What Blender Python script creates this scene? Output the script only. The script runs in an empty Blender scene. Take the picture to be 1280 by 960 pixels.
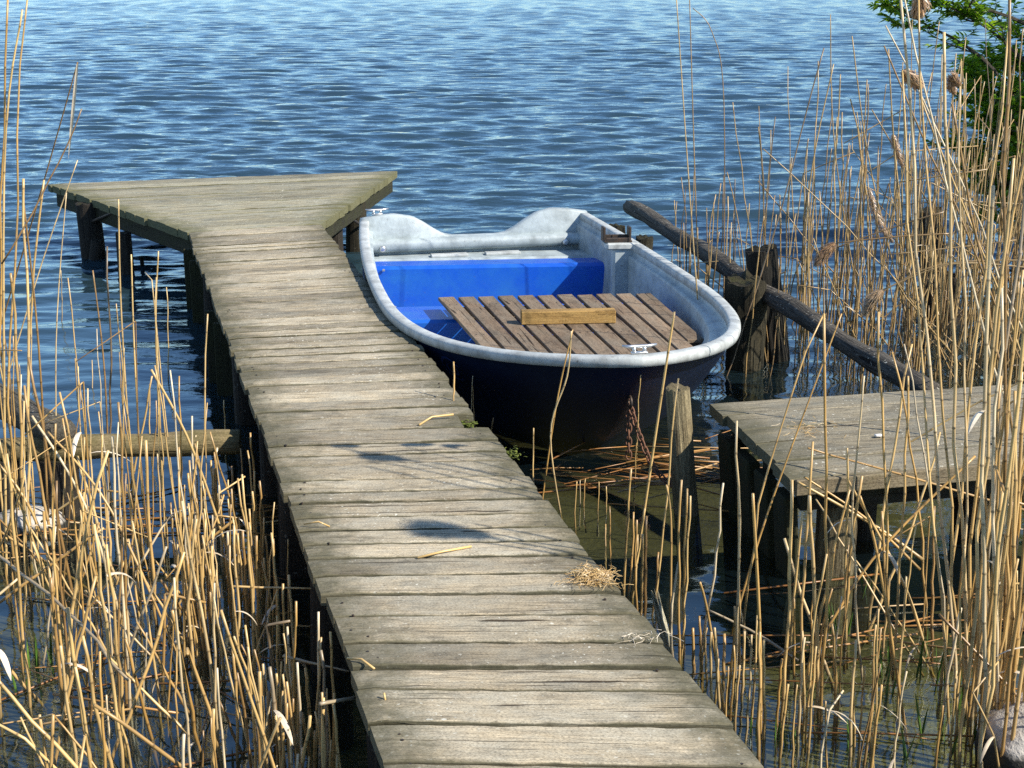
import bpy, math, random
import numpy as np
from mathutils import Vector, Matrix, noise as mnoise
random.seed(7)
C = bpy.context.scene.collection
SC = bpy.context.scene
PI = math.pi
R = math.radians

# ---------------------------------------------------------------- camera and measuring helpers
F, PITCH, CH = 1900.0, R(15.9), 2.5          # focal length in photo pixels, tilt, eye height above the water
CP, SP = math.cos(PITCH), math.sin(PITCH)

def ray(x, y):
    a, b = (x-640)/F, (y-480)/F
    return Vector((a, CP-b*SP, -SP-b*CP))
def at(x, y, z):                              # the point at height z seen at a photo pixel
    d = ray(x, y); t = (z-CH)/d.z
    return Vector((d.x*t, d.y*t, z))
def at_y(x, y, Y):                            # the point at distance Y seen at a photo pixel
    d = ray(x, y); t = Y/d.y
    return Vector((d.x*t, Y, CH+d.z*t))
def px(p):
    z = p[2]-CH; c = p[1]*CP-z*SP; v = p[1]*SP+z*CP
    return 640+F*p[0]/c, 480-F*v/c

cam = bpy.data.cameras.new('camera'); camo = bpy.data.objects.new('camera', cam); C.objects.link(camo)
camo.location = (0, 0, CH); camo.rotation_euler = (PI/2-PITCH, 0, 0)
cam.sensor_width = 36; cam.lens = 36*F/1280; cam.clip_start = .05; cam.clip_end = 3000
SC.camera = camo

# ---------------------------------------------------------------- light
SUN_AZ, SUN_EL = R(117), R(39)
sd = Vector((math.sin(SUN_AZ)*math.cos(SUN_EL), math.cos(SUN_AZ)*math.cos(SUN_EL), math.sin(SUN_EL)))
world = bpy.data.worlds.new('World'); SC.world = world; world.use_nodes = True
nt = world.node_tree; bg = nt.nodes['Background']
sk = nt.nodes.new('ShaderNodeTexSky'); sk.sky_type = 'NISHITA'; sk.sun_disc = False
sk.sun_elevation = SUN_EL; sk.sun_rotation = SUN_AZ
sk.air_density = 1.0; sk.dust_density = .0; sk.ozone_density = 3.6; sk.altitude = 50
nt.links.new(sk.outputs[0], bg.inputs[0]); bg.inputs[1].default_value = .125
sun = bpy.data.lights.new('sun', 'SUN'); sun.energy = 5.0; sun.angle = R(.5); sun.color = (1, .92, .80)
suno = bpy.data.objects.new('sun', sun); C.objects.link(suno)
suno.rotation_euler = sd.to_track_quat('Z', 'Y').to_euler()
SC.view_settings.view_transform = 'Standard'; SC.view_settings.look = 'None'
SC.view_settings.exposure = .68; SC.view_settings.gamma = 1; SC.view_settings.use_curve_mapping = False
SC.render.engine = 'CYCLES'
SC.cycles.max_bounces = 8; SC.cycles.transparent_max_bounces = 24; SC.cycles.caustics_reflective = False; SC.cycles.caustics_refractive = False
SC.cycles.use_denoising = False; SC.cycles.denoiser = 'OPENIMAGEDENOISE'; SC.cycles.denoising_prefilter = 'ACCURATE'

# ---------------------------------------------------------------- mesh builder
class MB:
    def __init__(s): s.v = []; s.f = []; s.gc = []; s.rnd = []; s.moss = []; s.mi = []
    def add(s, v, f, gc=None, rnd=0.5, moss=None, mi=0):
        o = len(s.v); n = len(v)
        s.v += [tuple(p) for p in v]; s.f += [tuple(i+o for i in q) for q in f]
        s.gc += [tuple(p) for p in (gc if gc is not None else v)]
        s.rnd += [rnd]*n if not isinstance(rnd, list) else rnd
        s.moss += (moss if moss is not None else [0.0]*n); s.mi += [mi]*len(f)
    def build(s, name, mats, parent=None, smooth=False):
        m = bpy.data.meshes.new(name); m.from_pydata(s.v, [], s.f)
        for mat in (mats if isinstance(mats, (list, tuple)) else [mats]): m.materials.append(mat)
        a = m.attributes.new('gc', 'FLOAT_VECTOR', 'POINT'); a.data.foreach_set('vector', [c for p in s.gc for c in p])
        a = m.attributes.new('rnd', 'FLOAT', 'POINT'); a.data.foreach_set('value', s.rnd)
        a = m.attributes.new('moss', 'FLOAT', 'POINT'); a.data.foreach_set('value', s.moss)
        m.polygons.foreach_set('material_index', s.mi)
        m.polygons.foreach_set('use_smooth', [smooth]*len(s.f))
        m.update()
        o = bpy.data.objects.new(name, m); C.objects.link(o)
        if parent: o.parent = parent
        return o

def tag(o, label=None, cat=None, group=None, kind=None):
    if label: o['label'] = label
    if cat: o['category'] = cat
    if group: o['group'] = group
    if kind: o['kind'] = kind
    return o
def empty(name, loc=(0, 0, 0), rz=0):
    o = bpy.data.objects.new(name, None); C.objects.link(o); o.location = loc; o.rotation_euler = (0, 0, rz); o.empty_display_size = .1
    return o

def frame_of(d):
    d = Vector(d).normalized(); up = Vector((0, 0, 1)) if abs(d.z) < .9 else Vector((0, 1, 0))
    a = d.cross(up).normalized(); return a, a.cross(d).normalized()

def tube(mb, pts, rad, n=6, rnd=.5, cap=True, jit=0.0, gs=None, flat=1.0, mi=0, moss=None):
    pts = [Vector(p) for p in pts]; k = len(pts)
    rad = rad if isinstance(rad, (list, tuple)) else [rad]*k
    v, gc, ms = [], [], []; L = 0; off = random.uniform(0, 50)
    a, b = frame_of(pts[min(1, k-1)]-pts[0])
    for i, p in enumerate(pts):
        d = (pts[min(i+1, k-1)]-pts[max(i-1, 0)]).normalized()
        a = (a-d*a.dot(d)).normalized(); b = d.cross(a)
        if i: L += (pts[i]-pts[i-1]).length
        for j in range(n):
            t = 2*PI*j/n; r = rad[i]*(1+jit*random.uniform(-1, 1))
            v.append(p+a*math.cos(t)*r+b*math.sin(t)*r*flat)
            gc.append((L+off, math.cos(t)*rad[i], math.sin(t)*rad[i])); ms.append(moss[i] if moss else 0.0)
    f = [(i*n+j, i*n+(j+1) % n, (i+1)*n+(j+1) % n, (i+1)*n+j) for i in range(k-1) for j in range(n)]
    if cap: f += [tuple(range(n-1, -1, -1)), tuple((k-1)*n+j for j in range(n))]
    mb.add(v, f, gc, rnd, ms, mi)

def box(mb, p, ax, ay, az, rnd=.5, bev=.0, moss=0.0, mi=0):
    """box centred at p with half axes ax, ay, az (vectors); the longest axis is the grain"""
    p, ax, ay, az = Vector(p), Vector(ax), Vector(ay), Vector(az)
    ls = [ax.length, ay.length, az.length]
    b = [min(bev/l, .45) if l > 0 else 0 for l in ls]
    order = sorted(range(3), key=lambda i: -ls[i]); off = random.uniform(0, 40)
    v, gc, f, idx = [], [], [], {}
    def vert(c, k):
        key = (c, k)
        if key not in idx:
            q = [c[i]*(1 if i == k else 1-b[i]) for i in range(3)]
            idx[key] = len(v); v.append(p+ax*q[0]+ay*q[1]+az*q[2])
            g = [q[i]*ls[i] for i in range(3)]; gc.append((g[order[0]]+off, g[order[1]], g[order[2]]))
        return idx[key]
    S = (-1, 1)
    flip = ax.cross(ay).dot(az) < 0
    def face(q): f.append(tuple(reversed(q)) if flip else tuple(q))
    for k in range(3):
        i, j = (k+1) % 3, (k+2) % 3
        for s in S:
            q = []
            for (u, w) in ((-1, -1), (1, -1), (1, 1), (-1, 1)):
                c = [0, 0, 0]; c[k] = s; c[i] = u; c[j] = w; q.append(vert(tuple(c), k))
            face(q if s > 0 else q[::-1])
    if bev > 0:
        for k in range(3):
            i, j = (k+1) % 3, (k+2) % 3
            for si in S:
                for sj in S:
                    q = []
                    for (sk_, w) in ((-1, i), (1, i), (1, j), (-1, j)):
                        c = [0, 0, 0]; c[k] = sk_; c[i] = si; c[j] = sj; q.append(vert(tuple(c), w))
                    face(q if si*sj < 0 else q[::-1])
        for c in [(a, b_, d) for a in S for b_ in S for d in S]:
            q = [vert(c, 0), vert(c, 1), vert(c, 2)]
            face(q if c[0]*c[1]*c[2] > 0 else q[::-1])
    mb.add(v, f, gc, rnd, [moss]*len(v), mi)

def bar(mb, p0, p1, w, h, **k):
    p0, p1 = Vector(p0), Vector(p1); d = p1-p0; a, b = frame_of(d)
    box(mb, (p0+p1)/2, d/2, a*w/2, b*h/2, **k)

def plank(mb, A0, A1, B0, B1, zt, th, gap=.006, n=22, rag=.0, moss_edge=.7):
    """a weathered board: near edge A0-A1, far edge B0-B1 (xy), wavy edges, rounded arrises"""
    A0, A1, B0, B1 = [Vector((p[0], p[1])) for p in (A0, A1, B0, B1)]
    rn = random.random(); off = random.uniform(0, 90)
    e0, e1 = random.uniform(-rag, rag), random.uniform(-rag, rag)
    ph = [random.uniform(0, 6.28) for _ in range(8)]; fr = [random.uniform(1, 3), random.uniform(4, 9), random.uniform(12, 25)]
    cup = random.uniform(-.003, .003); tilt = random.uniform(-.003, .003); dz = random.uniform(-.003, .003); tw = random.uniform(-.004, .004)
    L = ((A1+B1)/2-(A0+B0)/2).length
    v, gc, ms = [], [], []
    prof = [(0, -th), (0, -.012), (.0, -.005), (.035, -.0005), (.2, 0), (.5, 0), (.8, 0), (.965, -.0005), (1, -.005), (1, -.012), (1, -th)]
    m = len(prof)
    notch = [(random.random(), random.uniform(.004, .009), random.choice((0, 1))) for _ in range(random.choice((0, 0, 0, 1)))]
    for i in range(n+1):
        t = i/n; tt = t + (e0*(1-t)+e1*t)/max(L, .1)
        a = A0.lerp(A1, tt); b = B0.lerp(B1, tt); w = (b-a).length; dirn = (b-a)/max(w, 1e-6)
        def wob(k): return .0013*math.sin(fr[0]*6.28*t+ph[k])+.0010*math.sin(fr[1]*6.28*t+ph[k+1])+.0008*math.sin(fr[2]*6.28*t+ph[k+2])
        endr = .004*max(0, 1-min(t, 1-t)*n/1.0)
        n0 = sum(dp for (c, dp, s) in notch if s == 0 and abs(t-c) < .022); n1 = sum(dp for (c, dp, s) in notch if s == 1 and abs(t-c) < .022)
        a2 = a+dirn*(gap+wob(0)+n0); b2 = b-dirn*(gap+wob(3)+n1)
        for (s, z) in prof:
            q = a2.lerp(b2, s)
            zz = zt+dz+z+cup*(4*(s-.5)**2-.5)+tilt*(s-.5)*2+tw*(t-.5)*(s-.5)*2-endr+(.0012*math.sin(t*40+s*7+ph[6]) if -th < z else 0)
            v.append((q.x, q.y, zz)); gc.append((t*L+off, s*w+off*.37, z))
            edge = max(0, 1-min(t, 1-t)*L/.34)
            ms.append(min(1, edge*.75+(moss_edge if z <= -.005 else (.08*moss_edge if s in (.035, .965) else 0))))
    f = []
    for i in range(n):
        for j in range(m):
            f.append((i*m+j, (i+1)*m+j, (i+1)*m+(j+1) % m, i*m+(j+1) % m))
    f.append(tuple(range(m))); f.append(tuple(n*m+j for j in range(m-1, -1, -1)))
    mb.add(v, f, gc, rn, ms)

def post(mb, base, top, r0, r1, n=18, rings=12, rough=.08, moss_low=1.0, chamfer=0.0):
    base, top = Vector(base), Vector(top); d = (top-base); L = d.length; d.normalize(); a, b = frame_of(d)
    off = random.uniform(0, 60); seed = Vector((off, off*.3, 0)); v, gc, ms = [], [], []
    for i in range(rings+1):
        t = i/rings
        for j in range(n):
            th = 2*PI*j/n
            r = (r0+(r1-r0)*t)*(1+rough*mnoise.noise(seed+Vector((math.cos(th)*1.6, math.sin(th)*1.6, t*2.2)))+rough*.5*mnoise.noise(seed+Vector((math.cos(th)*6, math.sin(th)*6, t*.8))))
            ex = rough*.25*mnoise.noise(seed+Vector((math.cos(th)*3, math.sin(th)*3, 9)))*(1 if i == rings else 0)
            sl = chamfer*math.cos(th) if i == rings else 0
            v.append(base+d*(L*t+ex+sl)+a*math.cos(th)*r+b*math.sin(th)*r)
            gc.append((L*t+off, math.cos(th)*r, math.sin(th)*r)); ms.append(max(0, moss_low*(1-t*1.5)))
    f = [(i*n+j, i*n+(j+1) % n, (i+1)*n+(j+1) % n, (i+1)*n+j) for i in range(rings) for j in range(n)]
    # worn top: inner ring and centre
    o = len(v)
    for j in range(n):
        q = Vector(v[rings*n+j]); c = base+d*L
        p = c.lerp(q, .8)+d*(.004+random.uniform(-.004, .004)); v.append(p); gc.append((off+p.x*3, p.y, p.z)); ms.append(.4)
    v.append(base+d*(L-.004)); gc.append((off, 0, 0)); ms.append(.4)
    f += [(rings*n+j, rings*n+(j+1) % n, o+(j+1) % n, o+j) for j in range(n)] + [(o+j, o+(j+1) % n, o+n) for j in range(n)]
    mb.add(v, f, gc, random.random(), ms)

# ---------------------------------------------------------------- materials
def newmat(name):
    m = bpy.data.materials.new(name); m.use_nodes = True
    n = m.node_tree.nodes; n.clear(); out = n.new('ShaderNodeOutputMaterial'); b = n.new('ShaderNodeBsdfPrincipled')
    m.node_tree.links.new(b.outputs[0], out.inputs[0]); return m, m.node_tree, b
class G:
    def __init__(s, nt): s.nt = nt
    def n(s, t, **k):
        o = s.nt.nodes.new(t)
        for a, v in k.items(): setattr(o, a, v)
        return o
    def l(s, a, b): s.nt.links.new(a, b)
    def attr(s, name): return s.n('ShaderNodeAttribute', attribute_name=name)
    def obj(s): return s.n('ShaderNodeTexCoord').outputs['Object']
    def map(s, vec, scale, loc=(0, 0, 0)):
        m = s.n('ShaderNodeMapping'); s.l(vec, m.inputs[0]); m.inputs['Scale'].default_value = scale; m.inputs['Location'].default_value = loc; return m.outputs[0]
    def noise(s, vec, scale=1, detail=4, rough=.6, dist=0):
        m = s.n('ShaderNodeTexNoise'); s.l(vec, m.inputs['Vector']); m.inputs['Scale'].default_value = scale; m.inputs['Detail'].default_value = detail
        m.inputs['Roughness'].default_value = rough; m.inputs['Distortion'].default_value = dist; return m.outputs['Fac']
    def ramp(s, fac, stops):
        m = s.n('ShaderNodeValToRGB'); s.l(fac, m.inputs[0]); e = m.color_ramp.elements
        while len(e) < len(stops): e.new(.5)
        for i, (p, c) in enumerate(stops):
            e[i].position = p; e[i].color = (*c, 1) if isinstance(c, tuple) else (c, c, c, 1)
        return m.outputs[0]
    def mix(s, fac, a, b, mode='MIX'):
        m = s.n('ShaderNodeMix', data_type='RGBA', blend_type=mode, clamp_factor=True)
        for sock, v in ((m.inputs[0], fac), (m.inputs[6], a), (m.inputs[7], b)):
            if isinstance(v, (int, float)): sock.default_value = v if sock == m.inputs[0] else (v, v, v, 1)
            elif isinstance(v, tuple): sock.default_value = (*v, 1)
            else: s.l(v, sock)
        return m.outputs[2]
    def math(s, op, a, b=0.0):
        m = s.n('ShaderNodeMath', operation=op)
        for i, v in enumerate((a, b)):
            if isinstance(v, (int, float)): m.inputs[i].default_value = v
            else: s.l(v, m.inputs[i])
        return m.outputs[0]
    def bump(s, h, strength, dist, normal=None):
        m = s.n('ShaderNodeBump'); s.l(h, m.inputs['Height']); m.inputs['Strength'].default_value = strength; m.inputs['Distance'].default_value = dist
        if normal: s.l(normal, m.inputs['Normal'])
        return m.outputs[0]

def wood(name, dark, light, mossc=(.085, .085, .03), moss=.8, lichen=.5, rough=.85, contrast=(.3, .7), spread=.5, bumpd=.004, knots=.5, grey=None):
    m, nt, b = newmat(name); g = G(nt)
    gc = g.attr('gc').outputs['Vector']; rnd = g.attr('rnd').outputs['Fac']; ms = g.attr('moss').outputs['Fac']; ob = g.obj()
    grain = g.noise(g.map(gc, (3.5, 75, 75)), 1, 6, .7, .8)
    fine = g.noise(g.map(gc, (9, 260, 260)), 1, 3, .6, .2)
    blot = g.noise(g.map(gc, (3.4, 8, 8)), 1, 6, .7, .3)
    gg = g.math('ADD', g.math('MULTIPLY', grain, .6), g.math('MULTIPLY', fine, .4))
    col = g.mix(g.ramp(gg, [(contrast[0], 0.0), (contrast[1], 1.0)]), dark, light)
    if grey: col = g.mix(g.ramp(blot, [(.40, 0.0), (.62, 1.0)]), col, g.mix(gg, tuple(c*.55 for c in grey), grey))
    tone = g.math('ADD', g.math('MULTIPLY', rnd, spread), 1-spread/2)
    col = g.mix(1.0, col, tone, 'MULTIPLY')
    grit = g.noise(g.map(gc, (120, 210, 210)), 1, 3, .7)
    col = g.mix(1.0, col, g.ramp(grit, [(.34, .5), (.5, 1.0), (.66, 1.22)]), 'MULTIPLY')
    stn = g.math('MULTIPLY', g.ramp(g.noise(g.map(gc, (7, 16, 16), (2, 9, 4)), 1, 5, .75, .8), [(.52, 0.0), (.70, 1.0)]), .62)
    col = g.mix(stn, col, g.mix(1.0, col, (.34, .35, .36), 'MULTIPLY'))
    dk = g.ramp(g.noise(g.map(gc, (1.3, 4, 4), (3, 3, 3)), 1, 5, .7, .5), [(.30, .5), (.5, 1.0)])
    col = g.mix(1.0, col, dk, 'MULTIPLY')
    # cracks along the grain
    cr = g.ramp(g.noise(g.map(gc, (1.1, 42, 42), (7, 1, 2)), 1, 2, .5, 1.2 if knots else .25), [(.30, 0.0), (.345, 1.0)])
    col = g.mix(1.0, col, g.mix(cr, (.18, .15, .12), (1, 1, 1)), 'MULTIPLY')
    if knots:
        vo = g.n('ShaderNodeTexVoronoi', feature='F1'); g.l(g.map(gc, (2.3, 5.5, 5.5)), vo.inputs['Vector']); vo.inputs['Scale'].default_value = 1
        kn = g.ramp(vo.outputs['Distance'], [(.03, .35), (.085, 1.0)])
        col = g.mix(knots, col, g.mix(1.0, col, kn, 'MULTIPLY'))
    if lichen:
        li = g.ramp(g.noise(g.map(ob, (62, 62, 62)), 1, 2, .5), [(.655, 0.0), (.69, 1.0)])
        lp = g.ramp(g.noise(g.map(ob, (3, 3, 3)), 1, 3, .6), [(.42, 0.0), (.62, 1.0)])
        col = g.mix(g.math('MULTIPLY', g.math('MULTIPLY', li, lp), lichen), col, (.62, .60, .50))
    mn = g.noise(g.map(ob, (9, 9, 9)), 1, 5, .7)
    mf = g.ramp(g.math('ADD', g.math('MULTIPLY', ms, .55), g.math('MULTIPLY', mn, .62)), [(.46, 0.0), (.74, 1.0)])
    col = g.mix(g.math('MULTIPLY', mf, moss), col, g.mix(g.noise(g.map(ob, (70, 70, 70)), 1, 3), tuple(c*.45 for c in mossc), tuple(c*1.6 for c in mossc)))
    g.l(col, b.inputs['Base Color']); b.inputs['Roughness'].default_value = rough; b.inputs['Specular IOR Level'].default_value = .25
    h = g.math('ADD', g.math('ADD', g.math('MULTIPLY', grain, .9), g.math('MULTIPLY', fine, .35)), g.math('MULTIPLY', cr, .8))
    g.l(g.bump(h, .9, bumpd), b.inputs['Normal'])
    return m

M = {}
M['deck'] = wood('weathered_deck_wood', (.11, .088, .056), (.60, .505, .345), mossc=(.075, .07, .038), moss=.85, lichen=1.0, spread=.6, grey=(.47, .425, .32))
M['deck_mossy'] = wood('mossy_deck_wood', (.09, .08, .05), (.48, .43, .29), mossc=(.10, .098, .04), moss=.8, lichen=1.0, spread=.4, grey=(.34, .33, .25))
M['jetty'] = wood('grey_jetty_wood', (.085, .07, .045), (.44, .38, .26), mossc=(.08, .075, .04), moss=.8, lichen=.9, spread=.15, grey=(.27, .25, .19))
M['beam'] = wood('beam_wood', (.10, .075, .045), (.30, .25, .16), moss=.6, lichen=.1)
M['post'] = wood('post_wood', (.07, .055, .03), (.34, .28, .16), mossc=(.11, .11, .02), moss=.95, lichen=.3, contrast=(.35, .66), bumpd=.01, knots=0)
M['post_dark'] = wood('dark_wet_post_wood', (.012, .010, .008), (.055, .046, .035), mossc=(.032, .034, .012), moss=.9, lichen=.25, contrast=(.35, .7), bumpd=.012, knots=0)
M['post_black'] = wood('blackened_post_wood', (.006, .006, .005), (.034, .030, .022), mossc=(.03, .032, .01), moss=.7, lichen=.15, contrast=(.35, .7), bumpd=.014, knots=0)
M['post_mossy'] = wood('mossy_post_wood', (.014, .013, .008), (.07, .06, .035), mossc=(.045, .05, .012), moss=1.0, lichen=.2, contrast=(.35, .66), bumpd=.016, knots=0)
M['log'] = wood('bark_log', (.022, .020, .016), (.19, .17, .14), mossc=(.07, .07, .04), moss=.3, lichen=.9, contrast=(.35, .72), bumpd=.012, knots=0)
M['log_peeled'] = wood('peeled_log', (.10, .075, .035), (.33, .26, .14), mossc=(.08, .075, .02), moss=.8, lichen=.2, bumpd=.006)
M['slat'] = wood('brown_slat_wood', (.09, .06, .038), (.33, .235, .15), moss=.15, lichen=.2, spread=.4, bumpd=.0016, knots=.3, grey=(.28, .225, .16))
M['block'] = wood('golden_timber', (.20, .105, .03), (.52, .34, .12), moss=.3, lichen=.1, spread=.1, bumpd=.0015)
M['stake'] = wood('bleached_stake', (.22, .20, .12), (.72, .68, .52), mossc=(.16, .16, .03), moss=.9, lichen=0, bumpd=.008, knots=0)

def reedmat(name, stops, trans=0.0):
    m, nt, b = newmat(name); g = G(nt)
    gc = g.attr('gc').outputs['Vector']; rnd = g.attr('rnd').outputs['Fac']; node = g.attr('moss').outputs['Fac']
    oi = g.n('ShaderNodeObjectInfo').outputs['Random']
    n1 = g.noise(g.map(gc, (3, 20, 20)), 1, 4, .6)
    r2 = g.math('FRACT', g.math('ADD', rnd, g.math('MULTIPLY', oi, .0)))
    base = g.ramp(r2, stops)
    col = g.mix(1.0, base, g.ramp(n1, [(.3, .6), (.65, 1.15)]), 'MULTIPLY')
    col = g.mix(node, col, (.06, .035, .015))
    g.l(col, b.inputs['Base Color']); b.inputs['Roughness'].default_value = .36; b.inputs['Specular IOR Level'].default_value = .6
    return m
M['reed'] = reedmat('dry_reed_straw', [(.0, (.24, .14, .05)), (.12, (.40, .24, .08)), (.3, (.55, .36, .135)), (.5, (.66, .46, .19)), (.68, (.48, .28, .08)), (.84, (.60, .43, .20)), (.95, (.70, .58, .38)), (1, (.16, .11, .06))])
M['reed_far'] = reedmat('dry_reed_brown', [(.0, (.22, .14, .06)), (.3, (.40, .27, .11)), (.6, (.50, .35, .15)), (.85, (.42, .26, .09)), (1, (.16, .12, .08))])
M['straw'] = reedmat('floating_straw', [(.0, (.22, .09, .02)), (.5, (.32, .15, .04)), (.85, (.42, .24, .08)), (1, (.55, .42, .24))])
M['papery'] = reedmat('papery_leaf', [(0, (.58, .46, .30)), (1, (.74, .66, .52))])
M['plume'] = reedmat('reed_plume', [(0, (.30, .17, .08)), (.5, (.42, .27, .14)), (1, (.54, .40, .25))])
M['shoot'] = reedmat('green_shoot', [(0, (.05, .11, .015)), (1, (.10, .18, .03))])

# painted and metal surfaces
def plain(name, col, rough=.5, metal=0.0, dirt=None, dscale=6, spots=0.0, bump=0.0, coat=0.0, spec=.5):
    m, nt, b = newmat(name); g = G(nt); ob = g.obj()
    c = g.mix(g.ramp(g.noise(g.map(ob, (dscale,)*3), 1, 6, .65), [(.38, 0.0), (.72, 1.0)]), col, dirt or tuple(x*.8 for x in col))
    if spots:
        sp = g.ramp(g.noise(g.map(ob, (38, 38, 38)), 1, 3, .6), [(.64, 0.0), (.72, 1.0)])
        pa = g.ramp(g.noise(g.map(ob, (4, 4, 4), (5, 1, 0)), 1, 3, .6), [(.45, 0.0), (.65, 1.0)])
        c = g.mix(g.math('MULTIPLY', g.math('MULTIPLY', sp, pa), spots), c, (.09, .085, .075))
    g.l(c, b.inputs['Base Color']); b.inputs['Roughness'].default_value = rough; b.inputs['Metallic'].default_value = metal; b.inputs['Coat Weight'].default_value = coat
    b.inputs['Specular IOR Level'].default_value = spec
    if bump: g.l(g.bump(g.noise(g.map(ob, (60, 60, 60)), 1, 4, .6), bump, .003), b.inputs['Normal'])
    return m
M['rim'] = plain('weathered_white_rim', (.47, .50, .49), .55, dirt=(.24, .25, .24), dscale=11, spots=1.0, bump=.4)
M['inner'] = plain('weathered_inner_hull', (.38, .44, .455), .5, dirt=(.19, .225, .235), dscale=8, spots=1.0, bump=.3)
M['navy'] = plain('navy_hull_paint', (.0026, .0085, .032), .42, dirt=(.006, .015, .045), dscale=5, spec=.25)
M['blue'] = plain('blue_bench_paint', (.001, .075, .50), .38, dirt=(.012, .12, .46), dscale=5, spots=.35, bump=.15)
M['black'] = plain('black_lettering', (.0012, .0012, .0015), .7, spec=.1)
M['badge'] = plain('faded_blue_badge', (.012, .04, .16), .5)
M['alu'] = plain('cast_aluminium', (.62, .63, .64), .35, .9)
M['iron'] = plain('dark_iron', (.05, .045, .04), .55, .6, dirt=(.11, .07, .045), dscale=30)
M['rust'] = plain('rusty_chain_iron', (.13, .07, .045), .8, .3, dirt=(.24, .11, .06), dscale=40)
M['moss'] = plain('moss_green', (.11, .13, .015), .95, dirt=(.06, .09, .012), dscale=40, bump=1)
M['shell'] = plain('white_shell', (.75, .72, .66), .5)

def rockmat():
    m, nt, b = newmat('boulder_stone'); g = G(nt); ob = g.obj()
    n1 = g.noise(g.map(ob, (6, 6, 6)), 1, 6, .7); n2 = g.noise(g.map(ob, (55, 55, 55)), 1, 3, .6)
    c = g.mix(g.ramp(n1, [(.35, 0.0), (.65, 1.0)]), (.34, .31, .265), (.62, .57, .49))
    c = g.mix(g.ramp(n2, [(.6, 0.0), (.75, .6)]), c, (.16, .15, .14))
    sep = g.n('ShaderNodeSeparateXYZ'); g.l(ob, sep.inputs[0])
    lowermost = g.ramp(g.math('ADD', sep.outputs[2], g.math('MULTIPLY', g.math('SUBTRACT', n1, .5), .12)), [(.035, 1.0), (.06, 0.0)])  # stone turns near black towards its bottom, along a noisy edge
    c = g.mix(lowermost, c, (.018, .018, .013))
    g.l(c, b.inputs['Base Color']); b.inputs['Roughness'].default_value = .8
    g.l(g.bump(g.math('ADD', n1, g.math('MULTIPLY', n2, .4)), .7, .02), b.inputs['Normal']); return m
M['rock'] = rockmat()

def bedmat():
    m, nt, b = newmat('lake_bed_silt'); g = G(nt); ob = g.obj()
    n1 = g.noise(g.map(ob, (1.2, 1.2, 1.2)), 1, 6, .65, .4); n2 = g.noise(g.map(ob, (26, 26, 26)), 1, 4, .7); n3 = g.noise(g.map(ob, (90, 90, 90)), 1, 2, .6)
    c = g.mix(g.ramp(n1, [(.36, 0.0), (.62, 1.0)]), (.030, .030, .013), (.105, .10, .04))
    c = g.mix(g.math('MULTIPLY', g.attr('lit_algae').outputs['Fac'], g.ramp(n1, [(.3, .35), (.6, 1.0)])), c, (.27, .25, .085))  # algae patch, with the sunlit look of the shallows added to its colour
    c = g.mix(g.ramp(n2, [(.42, 0.0), (.62, .75)]), c, (.055, .052, .024))
    c = g.mix(g.ramp(n3, [(.70, 0.0), (.76, .8)]), c, (.36, .34, .19))
    g.l(c, b.inputs['Base Color']); b.inputs['Roughness'].default_value = .95
    g.l(g.bump(n2, .6, .03), b.inputs['Normal']); return m
M['bed'] = bedmat()

def watermat():
    m = bpy.data.materials.new('lake_water'); m.use_nodes = True; nt = m.node_tree; nt.nodes.clear(); g = G(nt)
    out = g.n('ShaderNodeOutputMaterial'); ob = g.obj()
    r1 = g.noise(g.map(ob, (4.2, 9.5, 1)), 1, 3, .55, .5)
    r2 = g.noise(g.map(ob, (15, 30, 1), (4, 2, 0)), 1, 3, .6, .3)
    calm = g.attr('calm').outputs['Fac']
    h = g.math('ADD', g.math('MULTIPLY', r1, 1.0), g.math('MULTIPLY', r2, .22))
    bp = g.n('ShaderNodeBump'); g.l(h, bp.inputs['Height']); bp.inputs['Distance'].default_value = .03
    g.l(calm, bp.inputs['Strength'])
    gl = g.n('ShaderNodeBsdfGlossy'); gl.inputs['Roughness'].default_value = .03; gl.inputs['Color'].default_value = (.74, .90, 1, 1); g.l(bp.outputs[0], gl.inputs['Normal'])
    tr = g.n('ShaderNodeBsdfTransparent'); tr.inputs['Color'].default_value = (.84, .86, .70, 1)
    df = g.n('ShaderNodeBsdfDiffuse'); df.inputs['Color'].default_value = (.019, .040, .052, 1)      # what the murky body of the lake scatters back
    g.l(bp.outputs[0], df.inputs['Normal'])
    body = g.n('ShaderNodeMixShader'); g.l(g.attr('deep').outputs['Fac'], body.inputs[0]); g.l(tr.outputs[0], body.inputs[1]); g.l(df.outputs[0], body.inputs[2])
    fr = g.n('ShaderNodeFresnel'); g.l(g.math('ADD', g.math('MULTIPLY', g.n('ShaderNodeNewGeometry').outputs['Backfacing'], 1/1.8-1.8), 1.8), fr.inputs['IOR']); g.l(bp.outputs[0], fr.inputs['Normal'])
    mx = g.n('ShaderNodeMixShader'); g.l(fr.outputs[0], mx.inputs[0]); g.l(body.outputs[0], mx.inputs[1]); g.l(gl.outputs[0], mx.inputs[2])
    g.l(mx.outputs[0], out.inputs[0]); return m
M['water'] = watermat()

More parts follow.
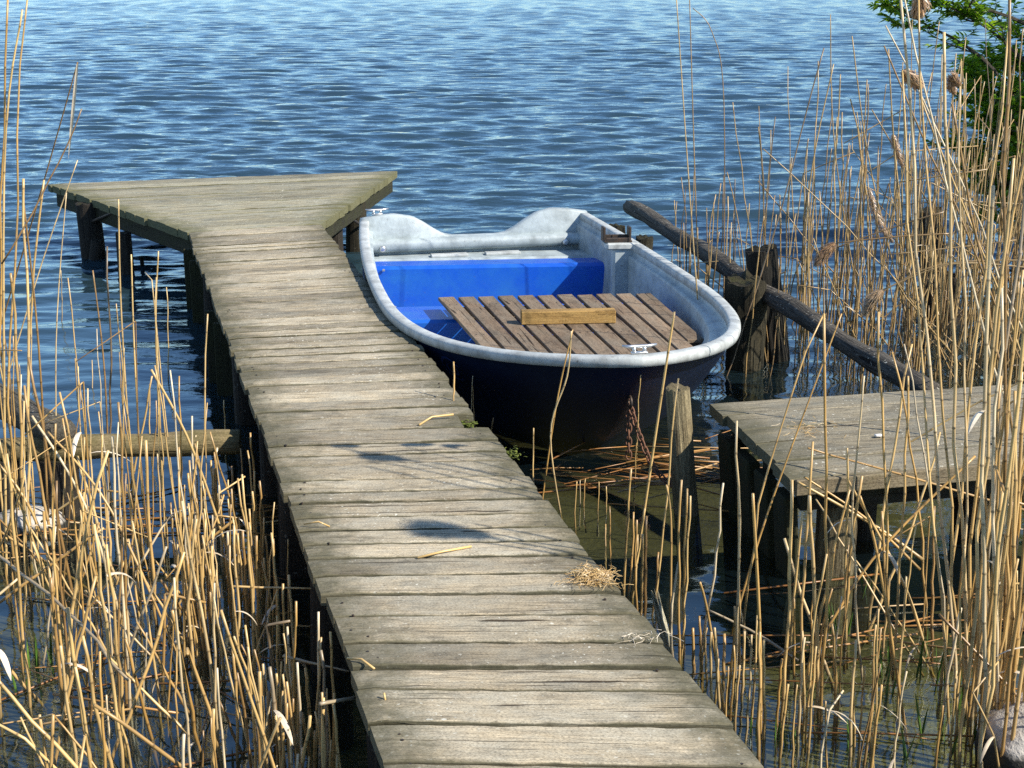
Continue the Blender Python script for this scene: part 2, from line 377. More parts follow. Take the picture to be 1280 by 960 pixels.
def leafmat():
    m, nt, b = newmat('willow_leaf'); g = G(nt); rnd = g.attr('rnd').outputs['Fac']
    c = g.ramp(rnd, [(0, (.06, .14, .012)), (.5, (.15, .28, .02)), (1, (.32, .43, .04))])
    g.l(c, b.inputs['Base Color']); b.inputs['Roughness'].default_value = .45
    tl = g.n('ShaderNodeBsdfTranslucent'); g.l(g.mix(1.0, c, (1.3, 1.5, .5), 'MULTIPLY'), tl.inputs['Color'])
    mx = g.n('ShaderNodeMixShader'); mx.inputs[0].default_value = .45; out = [n for n in nt.nodes if n.type == 'OUTPUT_MATERIAL'][0]
    g.l(b.outputs[0], mx.inputs[1]); g.l(tl.outputs[0], mx.inputs[2]); g.l(mx.outputs[0], out.inputs[0]); return m
M['leaf'] = leafmat()
M['bark'] = wood('willow_bark', (.03, .026, .02), (.11, .095, .07), moss=.3, lichen=.2, knots=0)

# ---------------------------------------------------------------- lake: water and bed
def grid_mesh(name, X, Y, Z, mat, attrs=None, smooth=True):
    r, c = X.shape; m = bpy.data.meshes.new(name)
    co = np.stack([X, Y, Z], -1).reshape(-1, 3).astype(np.float32)
    i = np.arange(r*c).reshape(r, c); q = np.stack([i[:-1, :-1], i[:-1, 1:], i[1:, 1:], i[1:, :-1]], -1).reshape(-1, 4).astype(np.int32)
    m.vertices.add(len(co)); m.vertices.foreach_set('co', co.ravel())
    m.loops.add(q.size); m.loops.foreach_set('vertex_index', q.ravel())
    m.polygons.add(len(q)); m.polygons.foreach_set('loop_start', np.arange(0, q.size, 4, dtype=np.int32))
    m.polygons.foreach_set('use_smooth', np.full(len(q), smooth))
    m.update(calc_edges=True)
    for k, a in (attrs or {}).items():
        at_ = m.attributes.new(k, 'FLOAT', 'POINT'); at_.data.foreach_set('value', a.ravel().astype(np.float32))
    m.materials.append(mat); o = bpy.data.objects.new(name, m); C.objects.link(o); return o

rng = np.random.default_rng(11)
D = np.concatenate([np.linspace(.6, 3.0, 50, endpoint=False), np.exp(np.arange(math.log(3.0), math.log(130), .0023)), np.exp(np.linspace(math.log(131), math.log(1800), 60))])
A = np.concatenate([np.linspace(-1.35, -.40, 120, endpoint=False), np.linspace(-.40, .40, 420), np.linspace(.40, 1.35, 121)[1:]])
T = np.tan(A*0.93)
WX = D[:, None]*T[None]; WY = np.repeat(D[:, None], len(A), 1)
def smooth(a, b, x): t = np.clip((x-a)/(b-a), 0, 1); return t*t*(3-2*t)
shore = WY - .25*np.clip(WX, 0, 8)                   # the right side is sheltered by the reeds
amp = .10+.32*smooth(6.5, 9.5, shore)+.58*smooth(9.5, 13.5, shore)
amp *= 1-.45*np.exp(-((WX+2.0)/1.2)**2-((WY-9)/2.5)**2)
Z = np.zeros_like(WX)
step = np.maximum(.0023*WY, .004)+0*WX
for k in range(110):
    lam = math.exp(rng.uniform(math.log(.14), math.log(1.15)))
    th = rng.normal(R(95), R(17)); kx, ky = math.cos(th)*2*PI/lam, math.sin(th)*2*PI/lam
    a = .0061*lam**.92*rng.uniform(.3, 1.3)
    keep = smooth(3.0, 6.0, lam/step)
    ph = kx*WX+ky*WY+rng.uniform(0, 6.28)
    env = .65+.35*np.sin(WX*rng.uniform(.1, .5)+WY*rng.uniform(.1, .5)+rng.uniform(0, 6.28))
    Z += a*keep*env*(np.sin(ph)+.22*np.sin(2*ph+1.57))
Z *= amp
far = smooth(60, 200, WY); Z *= 1-far
calm = .045+.12*smooth(6.5, 10, shore)+.32*smooth(10, 16, shore)
deep = .10+.88*smooth(7.0, 11.0, WY-.5*np.clip(WX, 0, 4)+.35*np.clip(-WX, 0, 3))
water = grid_mesh('water', WX, WY, Z, M['water'], {'calm': calm, 'deep': deep})
tag(water, kind='structure', label='rippled blue lake water', cat='water')
BX, BY = np.meshgrid(np.concatenate([[-1700], np.linspace(-14, 14, 120), [1700]]), np.concatenate([[-2], np.linspace(0, 22, 100), [60, 1900]]))
BZ = -.20-.11*np.clip(BY-4, 0, 30)-.05*np.abs(np.sin(BX*1.1)*np.cos(BY*.9))*.6
BZ = np.where(BY < 2.6, BZ+np.clip(2.6-BY, 0, 3)*.4, BZ)
tag(grid_mesh('lake_bed', BX, BY, BZ, M['bed'], {'lit_algae': np.exp(-((BX-1.75)/.85)**2-((BY-4.6)/1.1)**2)}), kind='structure', label='dark muddy lake bed under the shallows', cat='lake bed')

# ---------------------------------------------------------------- main pier
DZ = .50
pier = empty('wooden_pier', (-.9, 6, 0))
tag(pier, 'long weathered grey plank pier widening into a T-shaped end over the lake', 'pier')
PIN = Matrix.Translation(pier.location).inverted()
def under(o, root):                                   # parent keeping world coordinates
    o.parent = root; o.matrix_parent_inverse = Matrix.Translation(root.location).inverted() if not any(root.rotation_euler) else root.matrix_world.inverted(); return o
PL0, PL1 = Vector((-.316, 3.453)), Vector((-2.398, 11.127))
PR0, PR1 = Vector((.640, 3.493)), Vector((-1.463, 11.47))
mb = MB(); t = -.22
while t < 1.0:
    w = random.choice((.0165, .0185, .0205, .0225, .015))*random.uniform(.95, 1.1)
    w *= 1.08 if t < .35 else 1.0
    t2 = t+w
    if t2 > .985: t2 = 1.0
    l0, l1 = PL0.lerp(PL1, t), PL0.lerp(PL1, t2)
    sk0 = .035*(1-min(1, max(0, t)))
    r0, r1 = PR0.lerp(PR1, t-sk0*.25), PR0.lerp(PR1, t2-sk0*.25)
    if t < .375 <= t2: r0, r1 = r0.lerp(l0, .09), r1.lerp(l1, .08)       # one board broken short at the boat's bow
    plank(mb, l0, r0, l1, r1, DZ, .042, gap=random.choice((.004, .006, .009, .012)), rag=.010)
    t = t2
for k in range(-6, 46):
    for s_ in (.07, .93):
        for dd in (-.035, .04):
            if random.random() < .55: continue
            t = (k+.5+random.uniform(-.2, .2))*.0205; q = PL0.lerp(PL1, t).lerp(PR0.lerp(PR1, t), s_+random.uniform(-.015, .015))
            tube(mb, [(q.x, q.y+dd, DZ-.006), (q.x, q.y+dd, DZ+.0018)], random.uniform(.003, .0048), 8, mi=1)
under(mb.build('deck', [M['deck'], M['iron']]), pier)
# T head
TL, TR = Vector((-4.142, 13.537)), Vector((-1.084, 14.412))
mb = MB(); t = 0.0; ts = []
while t < .999:
    t2 = min(1, t+random.uniform(.055, .075)); 
    if t2 > .97: t2 = 1
    plank(mb, PL1.lerp(TL, t), PR1.lerp(TR, t), PL1.lerp(TL, t2), PR1.lerp(TR, t2), DZ, .06, gap=random.choice((.005, .008)), rag=.012, moss_edge=.9); t = t2
under(mb.build('platform_deck', M['deck_mossy']), pier)['label'] = 'broad mossy T-shaped platform boards'
# stringers and skirts
mb = MB()
for (a, b, ins) in ((PL0, PL1, .10), (PR0, PR1, -.12)):
    d = (b-a).normalized(); nrm = Vector((d.y, -d.x)); p0 = a-d*1.8+nrm*ins; p1 = b+nrm*ins
    bar(mb, (p0.x, p0.y, DZ-.125), (p1.x, p1.y, DZ-.125), .07, .15, bev=.006, moss=.5)
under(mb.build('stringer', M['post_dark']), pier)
for (a, b, s) in ((PL1, TL, 1), (PR1, TR, -1)):
    mb = MB(); d = (b-a).normalized(); nrm = Vector((d.y, -d.x))*s; p0 = a+nrm*.05-d*.02; p1 = b+nrm*.05-d*.12
    bar(mb, (p0.x, p0.y, DZ-.125), (p1.x, p1.y, DZ-.125), .05, .125, bev=.005, moss=.6)
    under(mb.build('edge_beam', M['post_dark']), pier)
# posts
def pier_post(p, r, top=DZ-.045, mat='post_dark', lean=(0, 0), z0=-.9):
    mb = MB(); post(mb, (p[0]-lean[0], p[1]-lean[1], z0), (p[0], p[1], top), r*1.08, r)
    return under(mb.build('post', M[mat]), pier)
pp = at_y(110, 262, 12.75); pier_post((pp.x, pp.y), .10, lean=(-.06, 0))
pp = at_y(446, 262, 13.1); o = pier_post((pp.x, pp.y), .09, lean=(.04, 0), mat='post_mossy')
o['label'] = 'mossy post under the platform corner beside the boat'
for t in (.07, .2, .33, .46, .60, .74, .87, .98):
    for (a, b, s) in ((PL0, PL1, 1), (PR0, PR1, -1)):
        q = a.lerp(b, t+random.uniform(-.02, .02)); pier_post((q.x+.10*s, q.y), random.uniform(.06, .08), lean=(random.uniform(-.05, .05), 0))
# rough boards hanging below the left edge
for t, w in ((.955, .16), (.90, .13), (.70, .15), (.66, .1)):
    q = PL0.lerp(PL1, t); mb = MB()
    bar(mb, (q.x+.025, q.y, -.5), (q.x+.02, q.y, DZ-.06), w, .03, bev=.004, moss=.7)
    under(mb.build('hanging_board', M['post_dark']), pier)
mb = MB(); a, b = at_y(112, 278, 12.7), at_y(150, 262, 12.3); tube(mb, [a, b], .012, 8)
under(mb.build('brace', M['iron']), pier)
mb = MB(); a, b = at_y(428, 266, 12.6), at_y(452, 282, 13.0); tube(mb, [a, b], .012, 8)
under(mb.build('brace', M['iron']), pier)

# old piles in the water
def pile(basepx, toppx, r, mat, label, name='old_pile', Y=None, r1=None, group=None, rough=.12, cham=.0):
    b = at(*basepx, 0); tp = at_y(*toppx, (Y if Y else b.y)); mb = MB()
    d = (tp-b); post(mb, b-d*(.8/max(d.length, .2)), tp, r*1.05, r1 or r, rings=16, rough=rough, chamfer=cham)
    o = mb.build(name, M[mat]); tag(o, label, 'wooden post', group); return o
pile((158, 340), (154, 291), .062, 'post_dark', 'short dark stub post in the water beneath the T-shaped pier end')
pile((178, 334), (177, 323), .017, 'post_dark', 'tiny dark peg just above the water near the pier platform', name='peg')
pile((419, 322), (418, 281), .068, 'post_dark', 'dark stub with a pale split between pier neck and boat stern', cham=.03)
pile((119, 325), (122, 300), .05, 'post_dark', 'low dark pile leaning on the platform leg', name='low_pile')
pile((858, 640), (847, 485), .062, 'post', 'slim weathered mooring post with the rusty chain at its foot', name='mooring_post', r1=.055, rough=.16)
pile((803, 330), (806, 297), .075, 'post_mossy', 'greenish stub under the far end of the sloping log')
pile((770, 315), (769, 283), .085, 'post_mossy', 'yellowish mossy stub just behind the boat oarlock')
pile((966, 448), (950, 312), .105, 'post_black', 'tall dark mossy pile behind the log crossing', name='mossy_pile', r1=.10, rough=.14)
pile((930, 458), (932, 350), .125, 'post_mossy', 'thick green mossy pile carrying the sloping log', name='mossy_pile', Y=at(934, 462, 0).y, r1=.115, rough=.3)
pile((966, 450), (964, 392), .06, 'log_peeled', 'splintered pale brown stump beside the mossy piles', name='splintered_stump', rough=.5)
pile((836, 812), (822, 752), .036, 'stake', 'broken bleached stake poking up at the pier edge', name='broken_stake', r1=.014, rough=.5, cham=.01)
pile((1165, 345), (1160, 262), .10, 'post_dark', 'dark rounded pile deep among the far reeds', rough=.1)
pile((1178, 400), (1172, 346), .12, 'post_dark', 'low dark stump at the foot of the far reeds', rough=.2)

# sloping log rail
mb = MB(); pts = []
L0, L1 = Vector((.905, 11.9, .56)), Vector((2.07, 7.2, .40))
for i in range(25):
    t = i/24; p = L0.lerp(L1, t); p.z += .018*math.sin(t*5)+.010*math.sin(t*21); p.x += .02*math.sin(t*7+1); pts.append(p)
tube(mb, pts, [.052+.005*math.sin(i*.9)+.010*random.random() for i in range(25)], 16, jit=.12)
tag(mb.build('log_rail', M['log'], smooth=True), 'long dark bark-covered log sloping across the mossy piles to the small jetty', 'log')

# ---------------------------------------------------------------- small jetty on the right
JZ = .50
jet = empty('small_jetty', (1.9, 6.4, 0)); tag(jet, 'small grey plank jetty on dark posts behind the tall reeds', 'jetty')
JA, JB = Vector((.921, 6.711)), Vector((1.106, 5.672)); JC, JD = Vector((3.846, 6.322)), Vector((3.846, 7.346))
mb = MB(); n = 5; ts = [0, .19, .42, .60, .81, 1]
for i in range(n):
    a, b = ts[i], ts[i+1]
    plank(mb, JB.lerp(JA, a), JC.lerp(JD, a), JB.lerp(JA, b), JC.lerp(JD, b), JZ, .05, gap=.0025, n=40, rag=.012, moss_edge=.5)
under(mb.build('deck', M['jetty']), jet)
d = (JC-JB).normalized(); nn = Vector((d.y, -d.x))
mb = MB(); p0, p1 = JB+nn*.012+d*.01, JC+nn*.012
bar(mb, (p0.x, p0.y, JZ-.040), (p1.x, p1.y, JZ-.040), .022, .066, bev=.004, moss=.25)
under(mb.build('front_fascia', M['beam']), jet)
mb = MB()
for t in (.12, .5, .9):
    p0, p1 = JB.lerp(JA, t)+d*.08, JC.lerp(JD, t)
    bar(mb, (p0.x, p0.y, JZ-.12), (p1.x, p1.y, JZ-.12), .06, .13, bev=.004, moss=.4)
under(mb.build('joist', M['post_dark']), jet)
# dark upright boards along the left side, posts under the front and back
for (u, w) in ((.90, .17), (.66, .20), (.42, .16), (.20, .15)):
    q = JB.lerp(JA, u)+d*.05; q2 = JB.lerp(JA, u)+d*.14; mb = MB()
    ed = (JA-JB).normalized()
    box(mb, (q.x*.5+q2.x*.5, q.y*.5+q2.y*.5, -.10), Vector((q.x-q2.x, q.y-q2.y, JZ+.50)).normalized()*.46, Vector((ed.x, ed.y, 0))*w/2, Vector((d.x, d.y, 0))*.03, bev=.008, moss=.7)
    under(mb.build('side_board', M['post_dark']), jet)
def jpost(x, y, r, mat='post_dark', lean=0):
    mb = MB(); post(mb, (x-lean, y, -.8), (x, y, JZ-.06), r*1.05, r, rough=.1); return under(mb.build('post', M[mat]), jet)
q = at(1048, 722, 0); o = jpost(q.x, q.y+.09, .085, 'post'); o['label'] = 'front post with a sunlit lower end'
for t, k in ((.19, .5), (.36, .45), (.52, .25), (.68, .4)):
    p = (JB.lerp(JC, t)).lerp(JA.lerp(JD, t), k); jpost(p.x, p.y, random.uniform(.06, .075))
for t in (.2, .45, .75):
    p = (JB.lerp(JC, t)).lerp(JA.lerp(JD, t), .92); jpost(p.x, p.y, .06)

# ---------------------------------------------------------------- left: old log barrier
barr = empty('log_barrier', (-1.9, 6.75, 0)); tag(barr, 'old peeled log lying level on low dark posts in the reeds', 'log barrier')
mb = MB(); p0, p1 = at(300, 552, .33), at(-90, 566, .31)
pts = [p0.lerp(p1, i/14)+Vector((0, 0, .003*math.sin(i*1.3))) for i in range(15)]
tube(mb, pts, [.056+.004*math.sin(i) for i in range(15)], 14, jit=.03, moss=[.45]*15)
under(mb.build('log', M['log_peeled'], smooth=True), barr)
for x, r in ((72, .085), (8, .06)):
    q = at_y(x, 566, (p0.y+p1.y)/2-.02); mb = MB(); post(mb, (q.x, q.y, -.8), (q.x, q.y, .27), r*1.1, r); under(mb.build('post', M['post_dark']), barr)
mb = MB(); a, b = at(-60, 470, .42), at(78, 543, .40)
tube(mb, [a.lerp(b, i/8) for i in range(9)], [.085-.002*i for i in range(9)], 14, jit=.06, moss=[.5]*9)
tag(mb.build('grey_log', M['log'], smooth=True), 'thick grey log resting against the barrier at the picture edge', 'log')

# ---------------------------------------------------------------- rowing boat
BA = .2081
boat = empty('rowing_boat', (-.2764, 11.0934, 0), BA)
tag(boat, 'navy rowing boat with white rim and bright blue stern bench moored beside the pier', 'rowing boat')
bpy.context.view_layer.update()
BL, BW0, BWM, ZS, ZM, ZB, TM, PP, QQ, TZ = 4.2973, .8375, .9915, .6338, .5551, .6707, .5279, 2.2757, 1.5414, .6519
ZK = -.14
def rim_w(t, e=1/QQ):
    if t < TM: return BW0+(BWM-BW0)*(1-((TM-t)/TM)**2)
    return BWM*max(0, 1-((t-TM)/(1-TM))**PP)**e
def rim_z(t): return ZM+(ZS-ZM)*((TZ-t)/TZ)**2 if t < TZ else ZM+(ZB-ZM)*((t-TZ)/(1-TZ))**2
def sfac(h): return .60+.34*min(1, h/.22)**.6+.06*max(0, (h-.22)/.78)
def outer(t, h, side):
    Lh = BL-.9*(1-h)**1.3; e = .649+.3*(1-h)**.8 if h < 1 else 1/QQ
    w = rim_w(t, e)*(sfac(h) if h < 1 else 1.0)
    # run the plan curve on the shortened length
    return Vector((side*w, -t*Lh, ZK+h*(rim_z(t)-ZK)))
tt = [i/26*.62 for i in range(26)]+[.62+.38*(1-(1-i/44)**2.4) for i in range(45)]
path = [(t, -1) for t in tt]+[(t, 1) for t in reversed(tt[:-1])]
hs = [0, .04, .09, .15, .22, .32, .44, .56, .68, .80, .90, .955]
def b2(name, mb, mats, smooth=None):
    smooth = name in ('hull', 'inner_hull', 'rim', 'transom', 'transom_beam', 'cleat', 'transom_bolt', 'bow_eye') if smooth is None else smooth
    return mb.build(name, mats, boat, smooth)
# outer skin and transom board
mb = MB(); v = [outer(t, h, s) for (t, s) in path for h in hs]; m = len(hs)
f = [(i*m+j, i*m+j+1, (i+1)*m+j+1, (i+1)*m+j) for i in range(len(path)-1) for j in range(m-1)]
mb.add(v, f)
# bottom closing strip
v = [outer(t, 0, -1) for t in tt]+[outer(t, 0, 1) for t in tt]; k = len(tt)
mb.add(v, [(i, i+1, k+i+1, k+i) for i in range(k-1)])
b2('hull', mb, M['navy'])
# inner skin following the outer one
def plan_n(i):
    a = outer(*path[max(i-1, 0)][:1], 1, path[max(i-1, 0)][1]); c = outer(path[min(i+1, len(path)-1)][0], 1, path[min(i+1, len(path)-1)][1])
    d = (c-a); d.z = 0; d.normalize(); return Vector((-d.y, d.x, 0))           # inwards: path runs stern-left, bow, stern-right
NRM = [plan_n(i) for i in range(len(path))]
if NRM[3].x < 0: NRM = [-q for q in NRM]
def inner(i, h, dpt, dz=0):
    t, s = path[i]; p = outer(t, h, s)+NRM[i]*dpt; p.z += dz
    if s*p.x < 0: p.x = 0
    return p
def inner_prof(t):
    x = min(1, max(0, (t-.35)/.45)); k = .012+.075*x*x*(3-2*x)          # the side ledge grows towards the bow
    return [(1, .054, -.01), (1, .058, -.05), (1, .062, -.075), (1, .070+k*.5, -.080), (1, .075+k*.9, -.086), (1, .075+k, -.10), (.76, .062+k*.9, -.02), (.62, .052+k*.7, 0), (.45, .05+k*.6, 0), (.28, .06, 0), (.21, .13, 0)]
mb = MB(); m = 11; v = [inner(i, *q) for i in range(len(path)) for q in inner_prof(path[i][0])]
f = [((i+1)*m+j, (i+1)*m+j+1, i*m+j+1, i*m+j) for i in range(len(path)-1) for j in range(m-1)]
mb.add(v, f)
b2('inner_hull', mb, M['inner'])
mb = MB(); k = len(path)//2+1
fl = [inner(i, .22, .20) for i in range(k)]
v = [(p.x, p.y, .035) for p in fl if True]+[(-p.x, p.y, .035) for p in fl]
mb.add(v, [(i, i+1, k+i+1, k+i) for i in range(k-1)]); b2('floor', mb, M['inner'])
# rounded white rim
rp = [(.012, -.050), (-.004, -.046), (-.009, -.026), (-.008, -.006), (.000, .003), (.016, .006), (.044, .006), (.058, .001), (.062, -.012), (.060, -.045)]
mb = MB(); m = len(rp); v = []
for i, (t, s) in enumerate(path):
    p = outer(t, 1, s)
    for (a, z) in rp: v.append(p+NRM[i]*a+Vector((0, 0, z-.004)))
f = [(i*m+j, i*m+(j+1) % m, (i+1)*m+(j+1) % m, (i+1)*m+j) for i in range(len(path)-1) for j in range(m)]
f += [tuple(range(m-1, -1, -1)), tuple((len(path)-1)*m+j for j in range(m))]
mb.add(v, f); b2('rim', mb, M['rim'])
# transom with its cut-out
TP = [(-.845, .640), (-.72, .662), (-.60, .668), (-.46, .645), (-.38, .60), (-.30, .545), (-.24, .512), (-.17, .497), (0, .495), (.15, .495), (.22, .505), (.29, .54), (.38, .60), (.46, .645), (.57, .672), (.70, .664), (.845, .640)]
def prof_z(x):
    for (a, za), (b, zb) in zip(TP, TP[1:]):
        if a <= x <= b:
            t = (x-a)/(b-a); return za+(zb-za)*t
    return .6
def tr_bot(x):
    for h in [i/60 for i in range(61)]:
        if sfac(h)*BW0 >= abs(x)-.002: return ZK+h*(rim_z(0)-ZK)
    return .60
NX = 60; xs = [-.842+1.684*i/NX for i in range(NX+1)]
mb = MB(); v = []
for x in xs:
    z = prof_z(x); zb = min(tr_bot(x), z-.04)
    for (y, zz) in ((.015, zb), (.015, z-.012), (.005, z-.002), (-.025, z), (-.055, z-.003), (-.064, z-.014), (-.06, .30), (-.06, zb)): v.append((x, y, zz if zz > zb or zz == zb else zb))
m = 8; f = [(i*m+j, i*m+j+1, (i+1)*m+j+1, (i+1)*m+j) for i in range(NX) for j in range(m-1)]+[tuple(range(m-1, -1, -1)), tuple(NX*m+j for j in range(m))]
mb.add(v, f); tr = b2('transom', mb, M['inner'])
def shear(v): return .12*v
def xbox(mb, u0, u1, v0, v1, z0, z1, bev=.01, tap=None):
    """box between boat stations u0..u1 and lateral v0..v1, skewed a little like everything inside this boat"""
    mid = ((u0+u1)/2+shear((v0+v1)/2)); ax = Vector(((v1-v0)/2, -shear(v1-v0)/2, 0)); ay = Vector((0, -(u1-u0)/2, 0))
    box(mb, ((v0+v1)/2, -mid, (z0+z1)/2), ax, ay, (0, 0, (z1-z0)/2), bev=bev)
# reinforcing beam across the transom, with rounded lower edge
mb = MB(); v = []; NB = 30; bp = [(.06, .475), (.10, .472), (.125, .462), (.135, .44), (.132, .41), (.115, .388), (.09, .378), (.06, .376)]
for i in range(NB+1):
    x = -.80+1.60*i/NB
    for (u, z) in bp: v.append((x, -u, z+.018))
m = len(bp); f = [(i*m+j, i*m+j+1, (i+1)*m+j+1, (i+1)*m+j) for i in range(NB) for j in range(m-1)]
mb.add(v, f); b2('transom_beam', mb, M['inner'])
mb = MB(); xbox(mb, .05, .31, -.82, .86, .20, .372, bev=.015); b2('stern_ledge', mb, M['inner'])
for (a, b) in ((-.36, -.09), (.04, .30)):
    mb = MB(); box(mb, ((a+b)/2, -.20, .381), ((b-a)/2, 0, 0), (0, .035, 0), (0, 0, .010), bev=.004); b2('hinge_plate', mb, M['rim'])
# blue stern bench
mb = MB(); pts = [(.30, .50)]
def inner_w(u, z):
    i = min(range(len(tt)), key=lambda q: abs(tt[q]*BL-u)); h = (z-ZK)/(rim_z(tt[i])-ZK); return outer(min(1, u/(BL-.9*(1-h)**1.3)), h, 1).x-.10
xbox(mb, .305, .52, -.86, .90, -.02, .362, bev=.022); b2('stern_bench', mb, M['blue'])
mb = MB(); xbox(mb, 1.62, 2.02, -.93, .93, -.02, .325, bev=.018); b2('thwart', mb, M['blue'])
for (x, z, u) in ((-.735, .40, .535), (-.66, .13, .53)):
    mb = MB(); box(mb, (x, -u-shear(x), z-.06), (.009, 0, 0), (0, .006, 0), (0, 0, .009), bev=.003); b2('stud', mb, M['alu'])
# slatted board: eleven slats on two battens
mb = MB(); ns = 11; pitch = 1.36/ns
for i in range(ns):
    v0 = -.555+i*pitch; u0 = 1.80+shear(v0)+random.uniform(-.008, .008); u1 = 3.42+shear(v0)*.6
    vb0 = v0*.92; w = pitch-.025
    vmax = max(abs(v0), abs(v0+w))
    while inner_w(u1, .40) < vmax*.95+.01 and u1 > u0+.3: u1 -= .02
    p0, p1 = Vector((v0+w/2, -u0, .408)), Vector((vb0+w/2, -u1, .408)); d = p1-p0
    box(mb, (p0+p1)/2+Vector((0, 0, random.uniform(-.001, .001))), d/2, Vector((w/2, 0, 0)), (0, 0, .011), rnd=random.random(), bev=.003)
slo = b2('slatted_board', mb, M['slat'], False)
mb = MB()
for u in (1.98, 2.75): xbox(mb, u, u+.07, -.50, .76, .33, .396, bev=.004)
bt = mb.build('batten', M['slat'], slo)
mb = MB()
for i in range(ns):
    for u in (2.015, 2.785):
        x = (-.555+i*pitch)*(1-.08*(u-1.8)/1.6)+(pitch-.025)/2
        for e in (-.022, .022): tube(mb, [(x+e+random.uniform(-.004, .004), -u-shear(x), .415), (x+e, -u-shear(x), .4202)], .0045, 8)
mb.build('screw_heads', M['iron'], slo)
# little rib wall, bracket pad and oarlock on the inside of the gunwale
def sbox(mb, u, v, z, hu, hv, hz, bev): box(mb, (v, -u-shear(v), z), (hv, -shear(hv), 0), (0, -hu, 0), (0, 0, hz), bev=bev)
OU, OV = .93, .795
oz = rim_z(OU/BL)
mb = MB(); sbox(mb, OU+.02, .845, .27, .035, .085, .285, .015); b2('side_rib', mb, M['inner'])
mb = MB(); sbox(mb, OU, .825, oz-.022, .075, .115, .024, .012); b2('oarlock_pad', mb, M['rim'])
mb = MB(); sbox(mb, OU, OV, oz+.010, .050, .095, .007, .003)
for q in (-1, 1): sbox(mb, OU-.01, OV+q*.088, oz+.058, .030, .009, .046, .004)
sbox(mb, OU-.035, OV, oz+.030, .008, .085, .014, .003); sbox(mb, OU+.042, OV, oz+.022, .008, .085, .012, .003)
b2('oarlock', mb, M['iron'], False)
# cleats
def cleat(x, y, z, rz):
    mb = MB(); c, s = math.cos(rz), math.sin(rz); L = .085
    tube(mb, [(x-c*L, y-s*L, z+.036), (x-c*L*.5, y-s*L*.5, z+.030), (x+c*L*.5, y+s*L*.5, z+.030), (x+c*L, y+s*L, z+.036)], [.005, .009, .009, .005], 8)
    for q in (-.3, .3): tube(mb, [(x+c*L*q, y+s*L*q, z-.002), (x+c*L*q, y+s*L*q, z+.03)], [.011, .008], 8)
    box(mb, (x, y, z), (c*.04, s*.04, 0), (-s*.012, c*.012, 0), (0, 0, .004), bev=.002)
    b2('cleat', mb, M['alu'])
cleat(0.0, -4.245, .678, 0.0); cleat(-.72, -.02, .668, .1)
for x in (-.70, .66):
    mb = MB(); tube(mb, [(x, -.13, .43), (x, -.142, .43), (x, -.147, .43)], [.024, .024, .014], 14); b2('transom_bolt', mb, M['alu'])
# bow eye
p = outer(1, .66, 1); EYE = Vector((0, p.y-.012, p.z))
mb = MB(); ring = [EYE+Vector((0, math.cos(a)*.028-.02, math.sin(a)*.028)) for a in [k*PI/6 for k in range(13)]]
tube(mb, ring, .007, 8); b2('bow_eye', mb, M['iron'])
# registration letters wrapped to the hull side
def hull_pt(u, h, off):
    t = u/(BL-.9*(1-h)**1.3); p = outer(t, h, -1); q = outer(t+.004, h, -1); r = outer(t, h+.01, -1)
    n = (q-p).cross(r-p).normalized()
    if n.x > 0: n = -n
    return p+n*off
def wrapped_text(txt, name, size, u0, hz, mat, off=.004):
    cu = bpy.data.curves.new(name, 'FONT'); cu.body = txt; cu.size = size; cu.resolution_u = 3
    to = bpy.data.objects.new(name+'_tmp', cu); C.objects.link(to); dg = bpy.context.evaluated_depsgraph_get()
    me = bpy.data.meshes.new_from_object(to.evaluated_get(dg)); C.objects.unlink(to); bpy.data.objects.remove(to)
    for vv in me.vertices: vv.co = hull_pt(u0+vv.co.x, hz+vv.co.y/.75, off)
    me.materials.append(mat); o = bpy.data.objects.new(name, me); C.objects.link(o); o.parent = boat; return o
wrapped_text('ZT 108', 'registration_number', .15, 2.55, .715, M['black'])
mb = MB()
for (rx, a0, a1) in ((.075, .3, 5.2), (.042, 2.2, 7.0)):
    k = 26; ins = []; 
    for i in range(k+1):
        a = a0+(a1-a0)*i/k
        for rr in (rx, rx-.014): ins.append(hull_pt(3.36+math.cos(a)*rr, .76+math.sin(a)*rr/.75, .004))
    mb.add(ins, [(2*i, 2*i+1, 2*i+3, 2*i+2) for i in range(k)])
b2('hull_emblem', mb, M['badge'])
# timber block lying on the slats
BM = Matrix.Translation((-.2764, 11.0934, 0)) @ Matrix.Rotation(BA, 4, 'Z')
mb = MB(); c = BM @ Vector((.075, -2.56, .4585)); ra = BA-.13
box(mb, (0, 0, 0), (.275, 0, 0), (0, .038, 0), (0, 0, .038), bev=.004)
o = mb.build('timber_block', M['block']); o.location = c; o.rotation_euler = (0, 0, ra)
tag(o, 'short golden timber block lying across the brown slats in the boat', 'timber block')

# mooring chain
def chain(mb, pts, pitch=.034):
    pts = [Vector(p) for p in pts]; seg = [(pts[i+1]-pts[i]).length for i in range(len(pts)-1)]; total = sum(seg)
    k = int(total/pitch); al = 0
    for i in range(k):
        s = (i+.5)*pitch; j = 0
        while s > seg[j] and j < len(seg)-1: s -= seg[j]; j += 1
        c = pts[j].lerp(pts[j+1], min(1, s/seg[j])); d = (pts[j+1]-pts[j]).normalized(); a, b = frame_of(d)
        e = a if i % 2 else b; loop = []
        for q in range(11):
            w = q*2*PI/10; loop.append(c+d*math.cos(w)*.025+e*math.sin(w)*.014)
        tube(mb, loop, .0045, 6, cap=False)
E0 = BM @ EYE; mp = at(857, 620, .02)
mb = MB(); p2 = Vector((mp.x-.03, mp.y-.02, .06)); pts = []
for i in range(15):
    t = i/14; q = E0.lerp(p2, t); q.z -= .13*math.sin(PI*t)*(1-.3*t)
    q.z = max(q.z, .012); pts.append(q)
chain(mb, pts); chain(mb, [E0+Vector((.0, 0, -.02)), E0+Vector((.005, -.01, -.30))])
